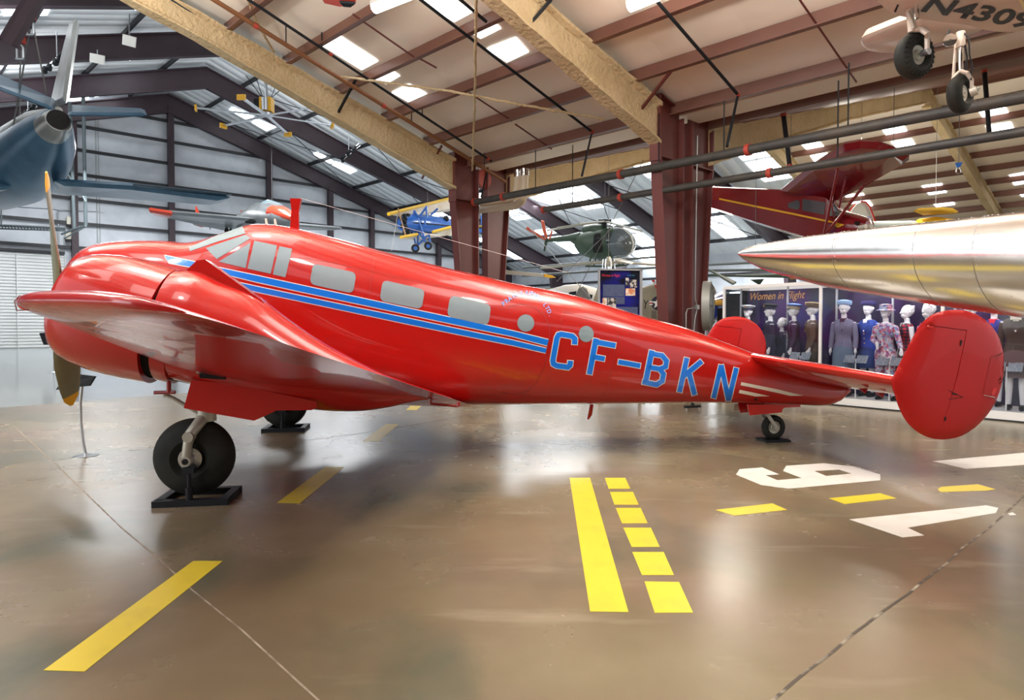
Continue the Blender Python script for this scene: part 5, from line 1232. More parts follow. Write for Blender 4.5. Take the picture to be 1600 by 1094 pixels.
# ---- blue and silver jet at the upper left
jb = mottle(mat('jet_blue', (.035, .095, .16), .3, .3), (.055, .14, .22), 1.5); jbd = mat('jet_dark_blue', (.018, .045, .075), .35, .2)
jm = mottle(mat('jet_silver', (.42, .42, .39), .3, .7), (.28, .28, .26), 1.2)
jet = thing('jet_airplane', D(60, 230, 21), 'blue and silver jet seen from behind its tailpipe, hung at the upper left', 'airplane')
skin([(88, 192, 19, .40), (82, 203, 19.5, .55), (72, 220, 20.3, .80), (58, 240, 21.2, 1.0), (42, 256, 22.3, 1.15), (25, 268, 23.5, 1.2), (-5, 285, 26, 1.1), (-40, 305, 29, .6)], jb, 'fuselage', jet, 28)
skin([(91, 188, 18.9, .33), (87, 194, 19.05, .42), (83, 200, 19.3, .48)], jm, 'tailpipe', jet, 28)
o_ = D(91, 187, 18.86); mb = MB(); dj = (D(91, 187, 18.86) - D(72, 220, 20.3)).normalized(); mb.lathe(o_, dj, [(.03, .005), (.03, .285)], 28); mb.build('tailpipe_opening', 'blackgap', jet)
skin([(92, 172, 19.4, .10), (84, 180, 19.8, .22), (60, 200, 21, .55), (35, 225, 22.3, .75), (8, 248, 24, .7)], jm, 'dorsal_spine', jet)
plate([D(103, 162, 18.9), D(121, 30, 19.4), D(114, 31, 20.6), D(104, 68, 21.2), D(80, 172, 21.8)], .16, jm, 'tail_fin', jet)
plate([D(106, 179, 18.8), D(230, 180, 18.2), D(226, 172, 19.0), D(106, 166, 20.4)], .12, jb, 'tailplane', jet, nrm=V((0, 0, 1)))
plate([D(84, 172, 18.9), D(-30, 128, 19.4), D(-30, 105, 20.6), D(88, 158, 20.5)], .12, jb, 'tailplane', jet, nrm=V((0, 0, 1)))
wg = plate([D(85, 283, 20.8), D(205, 290, 19.9), D(360, 309, 18.6), D(345, 317, 20.2), D(225, 305, 22.4), D(80, 299, 25)], .22, jb, 'wing', jet, nrm=V((0, 0, 1)))
plate([D(206, 287, 19.6), D(362, 304, 18.5), D(357, 310, 19.2), D(212, 294, 20.3)], .06, jbd, 'flap', jet, nrm=V((0, 0, 1)))
plate([D(20, 290, 21.5), D(-120, 296, 21), D(-120, 312, 23), D(10, 300, 25)], .22, jb, 'wing', jet, nrm=V((0, 0, 1)))
cb = mat('wire_rope', (.25, .25, .24), .5, .5)
for i, (a, b_, lb) in enumerate((((47, 46, 19), (17, 218, 21), 'outer'), ((53, 46, 19), (73, 147, 20), 'inner'), ((32, 80, 20), (30, 200, 21.5), 'rear'))):
    tag(tubes('hanging_cable', [((D(*a), D(*b_)), .022)], cb), f'steel cable holding up the blue jet, the {lb} one', 'cable', 'cables of the blue jet')
for x, y, lb in ((47, 30, 'upper'), (31, 68, 'lower')):
    t = thing('chain_hoist', D(x, y, 19), lb + ' red and steel hoist block over the blue jet', 'hoist'); c = D(x, y, 19)
    mb = MB(); mb.box(c + V((0, 0, .12)), (.22, .2, .22)); mb.build('hoist_body', redclamp, t); tubes('hook_frame', [((c, c - V((.09, 0, .12)), c - V((.09, 0, .45))), .03), ((c, c + V((.09, 0, -.12)), c + V((.09, 0, -.45))), .03), ((c - V((.12, 0, .45)), c + V((.12, 0, -.45))), .035)], 'steel', t)
mb = MB(); mb.beam(D(64, -12, 17), D(16, 70, 17), .22, .25); struct(mb.build('crane_beam', steelD), 'dark diagonal crane beam at the upper left')
mb = MB(); mb.beam(D(47, -12, 17.5), D(4, 62, 17.5), .12, .12); struct(mb.build('crane_beam', steelD), 'thin diagonal beam beside the crane beam')
def light_rig(x, y, Y, s_, lb):
    t = thing('stage_light_rig', D(x, y, Y), lb, 'light rig'); c = D(x, y, Y)
    for k in range(6):
        a = c + V(((k - 2.5) * .22 * s_, 0, (k - 2.5) * .20 * s_ + random.uniform(-.1, .1))); mb = MB(); mb.tube([a, a + V((random.uniform(-.2, .2), -.1, -.25 * s_))], [.10 * s_, .13 * s_], 10); mb.build('spot_lamp', 'black', t)
    tubes('rig_bar', [((c - V((.75 * s_, 0, .65 * s_)), c + V((.75 * s_, 0, .65 * s_))), .035), ((c - V((.55 * s_, 0, .65 * s_)), c + V((.85 * s_, 0, .5 * s_))), .03), ((c, c + V((0, 0, 1.2 * s_))), .025)], 'steel', t)
light_rig(89, 90, 30, 1.0, 'dark cluster of stage lights beside the jet tail fin')
light_rig(44, 172, 34, .9, 'dark cluster of stage lights under the jet tailplane')
light_rig(545, 238, 48, 1.0, 'dark cluster of stage lights low on the far roof')
for x, y, Y, w_, lb, rod in ((202, 64, 30, .62, 'white floodlight on a rod under the far roof frame', 22), (152, 92, 34, .8, 'white floodlight panel tilted before the roof frame', 78)):
    c = D(x, y, Y); t = thing('floodlight', c, lb, 'floodlight'); u1 = V((w_ * .42, .1, -.04)); u2 = V((-.14, .2, -.15)) 
    plate([c - u1 - u2, c + u1 - u2, c + u1 + u2, c - u1 + u2], .1, 'white', 'lamp_head', t); tubes('support_rod', [((c, D(x, rod, Y)), .03)], 'steel', t)

# ---- large ceiling fan
zb = CAM.z + 11.1; hb = G(417, 181, zb); ft = thing('ceiling_fan', hb, 'huge six-bladed ceiling fan with yellow hub and blade tips', 'fan')
mb = MB(); mb.tube([hb, hb + V((0, 0, .12))], .32, 20); mb.build('blade_hub', 'steel', ft)
mb = MB(); mb.box(hb + V((0, 0, .55)), (.62, .5, .72)); mh = mb.build('motor_housing', 'yellow', ft); mb = MB(); mb.tube([hb + V((0, -.26, .2)), hb + V((0, -.26, .85))], .17, 14); mb.build('motor', 'steel', mh)
mb = MB(); mb.box(hb + V((-.48, 0, .6)), (.3, .3, .5)); mb.build('control_box', 'black', ft)
tubes('drop_rod', [((hb + V((0, 0, .9)), D(414, 118, hb.y)), .09)], 'steel', ft)
for x, y in ((398, 130), (407, 135), (425, 142), (432, 146)): tubes('guy_wire', [((hb + V((.2 if x > 415 else -.2, 0, .9)), D(x - (415 - x) * .8, y - 12, hb.y)), .02)], 'black', ft)
for x, y in ((306, 169), (349, 197), (450, 210), (519, 197), (498, 167), (377, 152)):
    tp = G(x, y, zb); d = (tp - hb).normalized(); sd = V((-d.y, d.x, 0)); mb = MB(); mb.loft([[p + sd * .12 + V((0, 0, .02)), p + V((0, 0, .07)), p - sd * .12, p - V((0, 0, .01))] for p in (hb + d * .3, tp)], smooth=False); bl = mb.build('fan_blade', 'steel', ft)
    mb = MB(); mb.box((0, 0, 0), (1, 1, 1), m=Matrix.Translation(tp) @ Matrix.Rotation(math.atan2(d.y, d.x), 4, 'Z') @ Matrix.Diagonal((.10, .42, .26, 1))); mb.build('blade_tip_cap', 'yellow', bl)

# ---- small grey jet with orange nose
vg = mottle(mat('vampire_grey', (.20, .215, .22), .35, .3), (.14, .15, .155), 1.2); vo_ = mat('dayglo_orange', (.55, .05, .02), .3, coat=.5)
vj = thing('jet_airplane', D(425, 340, 38), 'small grey twin-boom jet with orange nose hung before the white end wall', 'airplane')
skin([(372, 350, 41, .45), (392, 345, 39.8, .75), (410, 340, 38.6, .92), (428, 340, 37.6, .88), (440, 341, 37.0, .72)], vg, 'fuselage_pod', vj, 24)
skin([(433, 334, 37.2, .72, .50), (441, 335, 36.9, .64, .46), (450, 338, 36.6, .45, .34), (456, 341, 36.4, .16, .14)], vo_, 'nose_cone', vj, 24)
skin([(438, 341, 37.0, .70, .68), (448, 344, 36.7, .5, .45), (455, 345, 36.5, .15, .12)], vg, 'nose_underside', vj, 20)
skin([(404, 330, 38.8, .12, .10), (410, 327, 38.5, .48, .42), (422, 325, 38.0, .56, .50), (436, 327, 37.5, .5, .34), (446, 331, 37.1, .2, .1)], mat('canopy_glass', (.18, .25, .28), .08, coat=1), 'canopy', vj, 20)
tubes('canopy_frame', [((D(421, 331, 37.4), D(421, 316.5, 37.8), D(428, 330, 37.0)), .05)], vg, vj)
plate([D(233, 328, 35.5), D(395, 342, 37.6), D(398, 353, 40.5), D(352, 359, 41), D(244, 335, 38)], .24, vg, 'wing', vj, nrm=V((0, 0, 1)))
plate([D(232, 327.5, 35.4), D(270, 333.5, 35.6), D(266, 338, 37.4), D(240, 333.5, 37.4)], .28, vo_, 'wing_tip', vj, nrm=V((0, 0, 1)))
plate([D(455, 350, 38), D(535, 356.5, 41), D(527, 358, 42), D(455, 357, 40)], .2, vg, 'wing', vj, nrm=V((0, 0, 1)))
skin([(306, 348, 45, .22), (330, 349, 43, .3), (352, 352, 41.5, .35)], vg, 'tail_boom', vj, 12); skin([(305, 348, 45.2, .2), (315, 348.5, 44.4, .3)], vo_, 'boom_tip', vj, 12)
plate([D(306, 343, 45), D(315, 343, 44.4), D(312, 334, 44.8), D(306, 321, 45.2)], .1, vo_, 'tail_fin', vj); plate([D(376, 338, 45), D(384, 338, 44.6), D(381, 332, 44.8), D(377, 328, 45.2)], .1, vo_, 'tail_fin', vj)
plate([D(326, 348, 42.5), D(332, 348, 42.5), D(328, 360, 42.5)], .08, vg, 'boom_fin', vj)
c = D(357, 361, 40.4); mb = MB(); mb.lathe(c, V((.8, -.6, 0)), [(-.1, .05), (-.1, .22), (.1, .22), (.1, .05)], 16); mb.build('main_wheel', 'rubber', vj); tubes('gear_leg', [((c, D(358, 350, 40.2)), .05)], 'steel', vj)
skin([(388, 345, 38.6, .2, .14), (396, 345.5, 38.1, .42, .22), (400, 345.5, 37.9, .4, .2)], vg, 'intake_lip', vj, 16)
c0 = D(397, 346, 37.6); plate([D(382, 344.5, 37.9), D(397, 342.5, 37.4), D(400, 346, 37.3), D(396, 350, 37.5), D(384, 348.5, 37.9)], .05, 'blackgap', 'intake_mouth', vj)

# ---- blue and yellow biplane
bb = mat('biplane_blue', (.012, .10, .40), .3, coat=.5); by = mat('biplane_yellow', (.72, .42, .02), .4); bw = mottle(mat('wing_fabric_cream', (.60, .47, .32), .6), (.68, .60, .5), 1.0)
bp = thing('biplane', D(690, 350, 45), 'blue biplane with yellow wings hung behind the farther red column', 'airplane')
fm_, _ = skin([(628, 350, 43.2, .42), (632, 350, 43.4, .55), (642, 350, 43.9, .68), (656, 351, 44.4, .68), (674, 352, 45.2, .64), (692, 353, 46, .58), (712, 355, 47, .5), (740, 358, 48.4, .32), (762, 361, 49.6, .14)], bb, 'fuselage', bp, 20, .85)
decal('side_stripe', [[(645, 347), (703, 352), (703, 354), (647, 349)]], bvh(fm_), M['black'], bp, .01, 4)
mb = MB()
c = D(630, 350, 43.1)
for k in range(9):
    a = 2 * PI * k / 9; e = c + V((.0, .0, 0)); r_ = V((.55, -.45, 0)).normalized() ; s2 = V((.45, .9, 0)).normalized(); mb.tube([c + (s2 * math.cos(a) + V((0, 0, math.sin(a)))) * .2 + V((.25, .1, 0)), c + (s2 * math.cos(a) + V((0, 0, math.sin(a)))) * .72 + V((.25, .1, 0))], .13, 8)
mb.build('radial_engine', 'black', bp)
plate([D(607, 334.5, 41.5), D(697, 311.5, 50), D(735, 300, 54), D(745, 317, 55), D(700, 330, 51), D(624, 339, 43.2)], .20, bw, 'upper_wing', bp, nrm=V((0, 0, 1)))
tubes('leading_edge', [((D(607, 334.5, 41.5), D(697, 311.8, 50), D(738, 299.5, 54)), .12)], by, bp); tubes('aileron_panel', [((D(638, 334, 43.2), D(645, 334.5, 43.6)), .3)], by, bp) if False else None
plate([D(626, 371.5, 41.8), D(652, 366, 43.5), D(700, 367, 46), D(650, 374, 44.5)], .14, bw, 'lower_wing', bp, nrm=V((0, 0, 1))); tubes('leading_edge', [((D(626, 371, 41.8), D(652, 366, 43.5)), .10)], by, bp)
plate([D(676, 362.5, 42.8), D(705, 354.5, 44), D(712, 364, 46), D(705, 368, 45)], .14, bw, 'lower_wing', bp, nrm=V((0, 0, 1))); tubes('leading_edge', [((D(676, 362.5, 42.8), D(704, 355, 44)), .10)], by, bp)
st = [((645, 338), (648, 329)), ((653, 339), (647, 329)), ((655, 339), (666, 324)), ((667, 340), (666, 322)), ((673, 336), (684, 326)), ((652, 339), (664, 374)), ((664, 343), (664, 352)), ((646, 362), (649, 381)), ((654, 364), (652, 384)), ((655, 364), (665, 378)), ((652, 384), (668, 368)), ((670, 366), (672, 378))]
tubes('wing_strut', [((D(a[0], a[1], 43.6), D(b_[0], b_[1], 43.6)), .07) for a, b_ in st], bb, bp)
for x, y, Y in ((649, 388, 43.0), (669, 384.5, 44.0)):
    c = D(x, y, Y); ax_ = V((.35, -.93, 0)); wr = bpy.data.objects.new('main_wheel', None); COL.objects.link(wr); wr.parent = bp; wr.location = PW[bp.name].inverted() @ c; PW[wr.name] = PW[bp.name] @ Matrix.Translation(wr.location); wheel(c, ax_, .28, .16, .14, ('rubber', bb), wr)
c = D(628.5, 349, 42.6); dd_ = (D(634, 373, 42.6) - D(621, 325, 42.6)) / 2
for sd in (1, -1):
    mb = MB(); mb.tube([c, c + dd_ * sd * .5, c + dd_ * sd], [.08, .13, .05], 8, sx=.4); mb.build('propeller_blade', mat('varnished_wood', (.42, .22, .08), .4), bp)
plate([D(752, 357, 49), D(751, 338, 49.2), D(756, 332, 49.6), D(763, 336, 50), D(764, 362, 50.2)], .08, bb, 'tail_fin', bp); plate([D(745, 353, 48), D(762, 353, 48.4), D(766, 356, 50), D(748, 358, 50)], .08, by, 'tailplane', bp, nrm=V((0, 0, 1)))
for x, y in ((673, 341), (697, 342)):
    c = D(x, y, 45.6); mb = MB(); mb.ell(c, (.22, .22, .2)); mb.build('cockpit_coaming', 'black', bp)

# ---- green military helicopter
hg = mottle(mat('army_green', (.018, .042, .018), .5), (.028, .058, .024), 2); hor = mat('orange_red_fin', (.55, .09, .04), .5); hglass = mat('canopy_bubble', (.10, .12, .13), .06, coat=1); 
he = thing('helicopter', D(950, 380, 36), 'small dark green army helicopter with round glass nose, hung over the info panel', 'helicopter')
hm, _ = skin([(902, 378, 37.5, .25, .35), (912, 380, 37.1, .55, .70), (928, 381, 36.6, .72, .86), (948, 381, 36.0, .80, .92), (964, 381, 35.6, .78, .90), (974, 382, 35.3, .70, .80)], hg, 'fuselage', he, 24)
skin([(966, 381, 35.5, .78, .88), (976, 381, 35.2, .70, .78), (984, 383, 34.9, .48, .55), (990, 384, 34.7, .14, .18)], hglass, 'nose_glass', he, 24)
tubes('nose_rim', [([D(958, 355.5, 35.6), D(975, 358, 35), D(986, 368, 34.7), D(990, 381, 34.6), D(987, 394, 34.8), D(977, 402, 35.2)], .05)], 'white', he)
TH = bvh(hm)
decal('door_window', [rrect([(928, 366), (938, 364), (943, 395), (926, 395)], .3)], TH, M['blackgap'], he, .01, 5); decal('door_window', [rrect([(945, 362), (958, 362), (963, 391), (950, 393)], .4)], TH, mat('dark_glass', (.02, .025, .025), .1, coat=1), he, .012, 5)
skin([(908, 371, 37.2, .30, .34), (890, 372, 37.8, .20), (870, 374, 38.6, .15), (853, 375.5, 39.2, .11)], hg, 'tail_boom', he, 14); bt = [((D(875, 371, 37.8)), 0)]
plate([D(853, 374, 39.1), D(856, 372, 39.1), D(850, 345, 39.2), D(845, 344, 39.2), D(848, 362, 39.2)], .08, hor, 'upper_fin', he); plate([D(853, 373, 39), D(851, 376, 39), D(821, 358, 38.6), D(824, 354, 38.6)], .07, hor, 'side_fin', he)
plate([D(851, 377, 39.1), D(856, 377, 39.1), D(852, 393, 39), D(849, 392, 39)], .08, hg, 'lower_fin', he); plate([D(857, 375, 38.8), D(860, 374, 38.8), D(864, 361, 38.8), D(861, 360, 38.8)], .05, hor, 'tail_rotor_blade', he)
skin([(915, 360, 37, .3, .3), (930, 359, 36.4, .34, .34), (944, 361, 36, .3, .4)], hg, 'engine_fairing', he, 14)
tubes('rotor_mast', [((D(945, 362, 35.9), D(944.5, 343, 35.9)), .12), ((D(935, 346, 35.9), D(955, 346, 35.9)), .13)], 'black', he)
for x, y, Y in ((855, 360, 40), (1002, 361, 33), (905, 350, 31), (870, 356, 36.5)): tubes('rotor_blade', [((D(945, 346, 35.9), D(x, y, Y)), .06)], 'legmetal', he, 6)
for o_x in (0, 8):
    Yk = 35.6 + o_x * .12; tubes('landing_skid', [([D(915 + o_x, 416, Yk), D(950 + o_x, 416.5, Yk - .3), D(972 + o_x, 414, Yk - .6), D(977 + o_x, 410, Yk - .7)], .05), ((D(920 + o_x, 415, Yk), D(925 + o_x, 396, Yk)), .05), ((D(968 + o_x, 414, Yk), D(962 + o_x, 396, Yk)), .05)], hg, he)
# tail lettering
def put_text(s, p0, p1, hpx, tree, m, parent, name, shear=0.0, off=.01, cell=30, up=None, bold=0.0):
    vs, fs = text_polys(s, 1.0, shear, bold); w0 = max(v.x for v in vs); a, b_ = V(p0), V(p1); d = (b_ - a); u = V(up) if up else V((d.y, -d.x)).normalized() * hpx
    return decal(name, [[tuple(a + d * (vs[i].x / w0) + u * (vs[i].y / .7)) for i in f] for f in fs], tree, m, parent, off, cell)
tbm, tbo = skin([(915, 371.5, 36.98, .30, .34), (908, 371.5, 37.15, .31, .33)], hg, 'boom_joint', he, 14)
put_text('UNITED STATES ARMY', (872, 374.6), (911, 370.2), 2.6, bvh([tbm, hm]), M['black'], he, 'army_lettering') if False else None

# ---- second rotor head below it and the long blades
rh = thing('helicopter_rotor', D(951, 410, 26), 'rotor head with a broad cream blade just above the info panel', 'rotor'); c = D(951, 409, 26)
mb = MB(); mb.lathe(c - V((0, 0, .2)), V((0, 0, 1)), [(0, .05), (0, .16), (.12, .2), (.22, .1), (.4, .08), (.4, .01)], 16); mb.build('hub', 'legmetal', rh)
tubes('control_rod', [((c + V((math.cos(k) * .25, math.sin(k) * .25, -.4)), c + V((math.cos(k) * .22, math.sin(k) * .22, .1))), .03) for k in range(6)], 'steel', rh); tubes('rotor_shaft', [((c, c - V((0, 0, .9))), .09)], 'steel', rh)
plate([D(957, 404, 25.6), D(968, 403, 25), D(991, 410, 23.5), D(987, 413, 23.4), D(962, 407, 25.2)], .06, 'cream', 'rotor_blade', rh); tubes('rotor_blade', [((c, D(1028, 414, 25)), .05), ((c, D(845, 419, 28)), .06)], 'legmetal', rh, 6)
gb = thing('helicopter_rotor', D(1150, 430, 22), 'drooping green helicopter rotor blades right of the red columns', 'rotor')
plate([D(1106, 421, 20), D(1113, 424, 20), D(1151, 442, 18.5), D(1146, 445, 18.5)], .05, hg, 'rotor_blade', gb); plate([D(1108, 429, 21), D(1310, 433, 17), D(1310, 436, 17), D(1108, 432, 21)], .06, hg, 'rotor_blade', gb); plate([D(1172, 437, 20), D(1194, 436, 20), D(1187, 446, 20)], .05, hg, 'blade_root', gb)
tubes('blade_grip', [((D(1235, 433, 18.5), D(1256, 433.5, 18.2)), .06)], 'yellow', gb); tubes('blade_rod', [((D(1150, 431, 20.8), D(1310, 428, 17.5)), .035)], hg, gb)
for a, b_, lb in (((815, 419, 34), (1032, 401, 34), 'long thin grey rail crossing behind the helicopter skids'), ((815, 431, 33), (1032, 418, 33), 'long thin grey rail crossing behind the info panel top'), ((1108, 413.5, 30), (1182, 410, 27), 'grey rail right of the red columns, upper'), ((1108, 423, 30), (1215, 421.5, 27), 'grey rail right of the red columns, lower')):
    tag(tubes('steel_rail', [((D(*a), D(*b_)), .06)], mat('rail_grey', (.10, .12, .12), .5)), lb, 'rail')
for a, b_, lb in (((905, 450, 22), (1005, 250, 17.5), 'thin wire slanting over the helicopter glass'), ((822, 350, 26), (930, 475, 18), 'thin wire slanting down across the helicopter tail'), ((870, 440, 24), (958, 355, 20), 'thin wire crossing the helicopter body'), ((612, 392, 26), (622, 330, 40), 'thin wire under the biplane propeller')):
    tag(tubes('hanging_cable', [((D(*a), D(*b_)), .012)], cb, n=5), lb, 'cable')
gbld = thing('rotor_blade_tip', D(830, 428, 24), 'grey rotor blade with a yellow tip peeping over the red roofline', 'rotor'); plate([D(780, 421, 24), D(850, 428, 24), D(850, 433, 24), D(780, 428, 24)], .05, 'legmetal', 'blade', gbld); plate([D(850, 428, 24), D(862, 430, 24), D(869, 434, 24), D(858, 434.5, 24), D(850, 433, 24)], .05, 'yellow', 'yellow_tip', gbld)

# ---- things standing behind the fuselage
ww = thing('airplane', (D(900, 470, 24).x, 24, 0), 'white light aircraft with dark windows peeping over the red fuselage', 'airplane')
wm, _ = skin([(845, 468, 24.5, .15), (862, 466, 24.3, .35), (885, 464, 24, .45), (905, 463, 23.7, .46), (925, 467, 23.4, .42), (950, 472, 23, .3)], 'white', 'fuselage', ww, 20)
for q in ([(889, 457), (901, 455), (900, 461), (890, 462)], [(917, 459), (926, 461), (925, 467), (918, 465)]): decal('cabin_window', [q], bvh(wm), M['black'], ww, .01, 4)
tubes('gear_leg', [((D(880, 470, 24), V((D(880, 470, 24).x, 24, 0))), .05)], 'steel', ww)
gf_ = thing('airplane_tail', (D(911, 470, 20).x, 20, 0), 'plain grey rounded tail fin standing before the white light aircraft', 'airplane'); c = [(898, 475), (899, 462), (904, 451), (911, 447.5), (917, 451), (922, 462), (923, 475), (923, 505), (898, 505)]
plate([D(x, y, 20) for x, y in c], .12, mat('fin_grey', (.16, .16, .15), .5), 'tail_fin', gf_); plate([D(925, 475, 19.6), D(934, 449, 19.6), D(940, 449, 19.6), D(940, 505, 19.6), D(925, 505, 19.6)], .1, mat('tan_panel', (.33, .29, .2), .6), 'tail_panel', gf_); tubes('support_post', [((D(911, 500, 20), V((D(911, 500, 20).x, 20, 0))), .06)], 'black', gf_)
mb = MB(); a = D(852, 450, 26); mb.box((a.x, 26, .0 + 1.55), (1.0, .6, 3.1)); tag(mb.build('storage_cabinet', mat('putty_grey', (.30, .29, .25), .6)), 'putty coloured tall cabinet behind the red fuselage roofline', 'cabinet')
# tan warplane with star roundel
tw = thing('airplane', (D(1040, 480, 19).x, 19, 0), 'tan military aircraft with star roundel seen between poster and red columns', 'airplane'); tan = mottle(mat('tan_paint', (.30, .265, .18), .5), (.24, .21, .15), 2)
tm_, _ = skin([(960, 490, 20.5, .5), (1000, 485, 19.8, .66), (1030, 481, 19.2, .74), (1070, 478, 18.6, .78), (1100, 477, 18.1, .7), (1108, 477, 18.0, .4)], tan, 'fuselage', tw, 24, .8); TT = bvh(tm_)
def star(x, y, r): return [(x + (r if k % 2 == 0 else r * .4) * math.sin(PI * k / 5), y - (r if k % 2 == 0 else r * .4) * math.cos(PI * k / 5)) for k in range(10)]
decal('roundel_disc', [circ(1028, 474, 10.5, 11)], TT, mat('roundel_navy', (.01, .012, .03), .5), tw, .008, 5); decal('roundel_star', [star(1028, 474, 9.5)], TT, M['white'], tw, .016, 5)
decal('roundel_bar', [[(1015, 470.5), (1020, 470.8), (1020, 477), (1015, 476.5)]], TT, M['white'], tw, .012, 5); decal('roundel_stripe', [[(1015, 472.8), (1020, 473), (1020, 475), (1015, 474.7)]], TT, M['red'], tw, .018, 5)
put_text('Y', (1004, 482), (1012, 483), 14, TT, M['black'], tw, 'code_letter', 0, .008); decal('panel_patch', [[(1018, 485), (1026, 486), (1026, 498), (1018, 497)]], TT, mat('patch_grey', (.15, .13, .1), .5), tw, .008, 5)
tubes('gear_leg', [((D(1060, 490, 18.8), V((D(1060, 490, 18.8).x, 18.8, 0))), .08)], 'steel', tw)
sb = tag(plate([D(1018, 438, 18), D(1022, 437, 18), D(1029, 450, 18), D(1026, 453, 18)], .04, mat('striped_blade', (.5, .03, .03), .5), 'rotor_blade_tip'), 'red and white striped blade end over the tan aircraft', 'rotor'); 
mottle(sb.data.materials[0], (.75, .73, .7), 4, lo=.5, hi=.52, detail=0)
# info panel
ip = thing('info_panel', (D(968, 470, 13.2).x, 13.2, 0), 'tall blue Women in Flight information panel in a grey frame', 'sign'); Yp = 13.2
poster = mat('poster_print', (.004, .004, .012), .25); mottle(poster, (.01, .012, .22), 1.6, lo=.4, hi=.62)
a, b_ = D(934.5, 421, Yp), D(1002.5, 418.5, Yp + .12); ux = (b_ - a); ux.z = 0; wP = ux.length; ux.normalize(); a = V((a.x, a.y, 0)); top = 2.74; uz = V((0, 0, 1)); nb_ = V((ux.y, -ux.x, 0))
def pr(x0, x1, z0, z1, m, name, out=.0, th=.02): 
    mb = MB(); mb.prism([a + ux * x0 + uz * z0 + nb_ * out, a + ux * x1 + uz * z0 + nb_ * out, a + ux * x1 + uz * z1 + nb_ * out, a + ux * x0 + uz * z1 + nb_ * out], nb_ * th); return mb.build(name, m, ip)
pr(.03, wP - .03, .45, top - .03, poster, 'printed_panel', 0, .02)
for x0, x1, z0, z1 in ((0, .03, .05, top), (wP - .05, wP, .05, top), (0, wP, top - .03, top), (0, wP, .40, .45)): pr(x0, x1, z0, z1, mat('grey_frame', (.32, .33, .34), .4, .3), 'panel_frame', -.02, .08)
for x0 in (0, wP - .05): pr(x0, x0 + .05, 0, .05, 'black', 'panel_foot', -.25, .5)
txt = mottle(mat('small_print', (.10, .13, .22), .4), (.02, .03, .09), 60, vec=(1, 1, 3)); pr(.10, .56, 2.18, 2.42, txt, 'text_block', .021, .002); pr(.10, .56, 2.02, 2.17, txt, 'text_block', .021, .002); pr(.36, .84, 1.2, 1.96, txt, 'text_block', .021, .002)
def psx(v): return (v - 934.5) / 68 * wP
bwp = mottle(mat('black_white_photo', (.55, .52, .48), .4), (.02, .02, .02), 14, lo=.45, hi=.55); orp = mottle(mat('orange_photo', (.55, .2, .08), .4), (.7, .62, .5), 12, lo=.45, hi=.55)
for x0, x1, y0, y1, m in ((977, 982, 434, 447, bwp), (983.5, 995, 437, 449, bwp), (977, 992, 450.5, 462, orp), (941, 948, 466, 478, orp), (950, 962, 466, 481, bwp)):
    z1_, z0_ = [EYE + (510 - y) / 1000 * Yp for y in (y0, y1)]; pr(psx(x0), psx(x1), z0_, z1_, m, 'photo_print', .021, .004)
plate_text('poster_title', 'Women in Flight', a + ux * psx(939) + uz * (EYE + (510 - 432.5) / 1000 * Yp) + nb_ * .024, ux, uz, .055, mat('red_script', (.6, .02, .05), .5), ip, .35, .40)
plate_text('poster_title', 'WOMEN', a + ux * psx(979) + uz * (EYE + (510 - 431) / 1000 * Yp) + nb_ * .024, ux, uz, .022, mat('cyan_script', (.02, .25, .4), .5), ip, 0, .16)
# black T-foot stand behind the fuselage
fp_ = G(1082, 641); t = thing('sign_stand', fp_, 'black two-footed sign stand whose base shows under the letter K', 'stand'); dxx = V((.95, .32, 0)).normalized()
tubes('stand_base', [((fp_ - dxx * .17 + V((0, 0, .07)), fp_ + dxx * .17 + V((0, 0, .07))), .028)], 'black', t); tubes('stand_pole', [((fp_ + V((0, 0, .07)), fp_ + V((0, 0, 1.0))), .03)], 'black', t)
for e in (-1, 1): tubes('stand_foot', [((fp_ + dxx * .14 * e, fp_ + dxx * .14 * e + V((0, 0, .06))), .02)], 'steel', t)
mb = MB(); mb.box(fp_ + V((0, 0, 1.02)), (.4, .26, .02)); mb.build('sign_board', 'black', t)
# round drum fan, blue and yellow aircraft, black board right of the columns
fc = D(1106, 478, 15.5); fn = thing('drum_fan', (fc.x, fc.y, 0), 'large round caged drum fan edge-on beside the red column', 'fan'); fd = V((.93, -.37, 0))
mb = MB()
for k in range(7): r = .58 * (1 - (k / 6) ** 2 * .75); mb.lathe(fc + fd * (.06 + .014 * k), fd, [(0, r), (.006, r + .006), (.012, r)], 28)
mb.lathe(fc, fd, [(-.1, .55), (-.1, .6), (.08, .6), (.08, .55)], 32); mb.build('fan_cage', mat('fan_grey', (.33, .34, .31), .5, .3), fn); tubes('fan_stand', [((fc - V((0, 0, .5)), V((fc.x, fc.y, 0))), .05)], 'steel', fn)
mb = MB(); mb.lathe(fc, fd, [(0, .01), (0, .12), (.05, .1), (.06, .01)], 14); 
for k in range(4): a2 = PI / 2 * k; e = V((fd.y, -fd.x, 0)); mb.tube([fc, fc + (e * math.cos(a2) + V((0, 0, math.sin(a2)))) * .5], [.04, .12], 8, sx=.3)
mb.build('fan_rotor', 'black', fn)
bs = mat('strong_blue', (.015, .05, .35), .35, coat=.5); bya = thing('airplane', (D(1140, 480, 18.5).x, 18.5, 0), 'blue and yellow aircraft seen through the end of the glass case', 'airplane')
skin([(1108, 484, 18, .3), (1125, 480, 18.3, .42), (1150, 478, 18.8, .5), (1180, 482, 19.4, .45), (1215, 490, 20, .25)], bs, 'fuselage', bya, 18); plate([D(1110, 474, 17), D(1134, 468, 17.6), D(1160, 471, 18.6), D(1130, 477, 18.2)], .1, 'yellow', 'wing_stripe', bya, nrm=V((0, 0, 1))); plate([D(1112, 470, 17.4), D(1130, 466, 17.4), D(1165, 471, 18.8), D(1120, 474, 18.6)], .1, bs, 'wing', bya, nrm=V((0, 0, 1)))
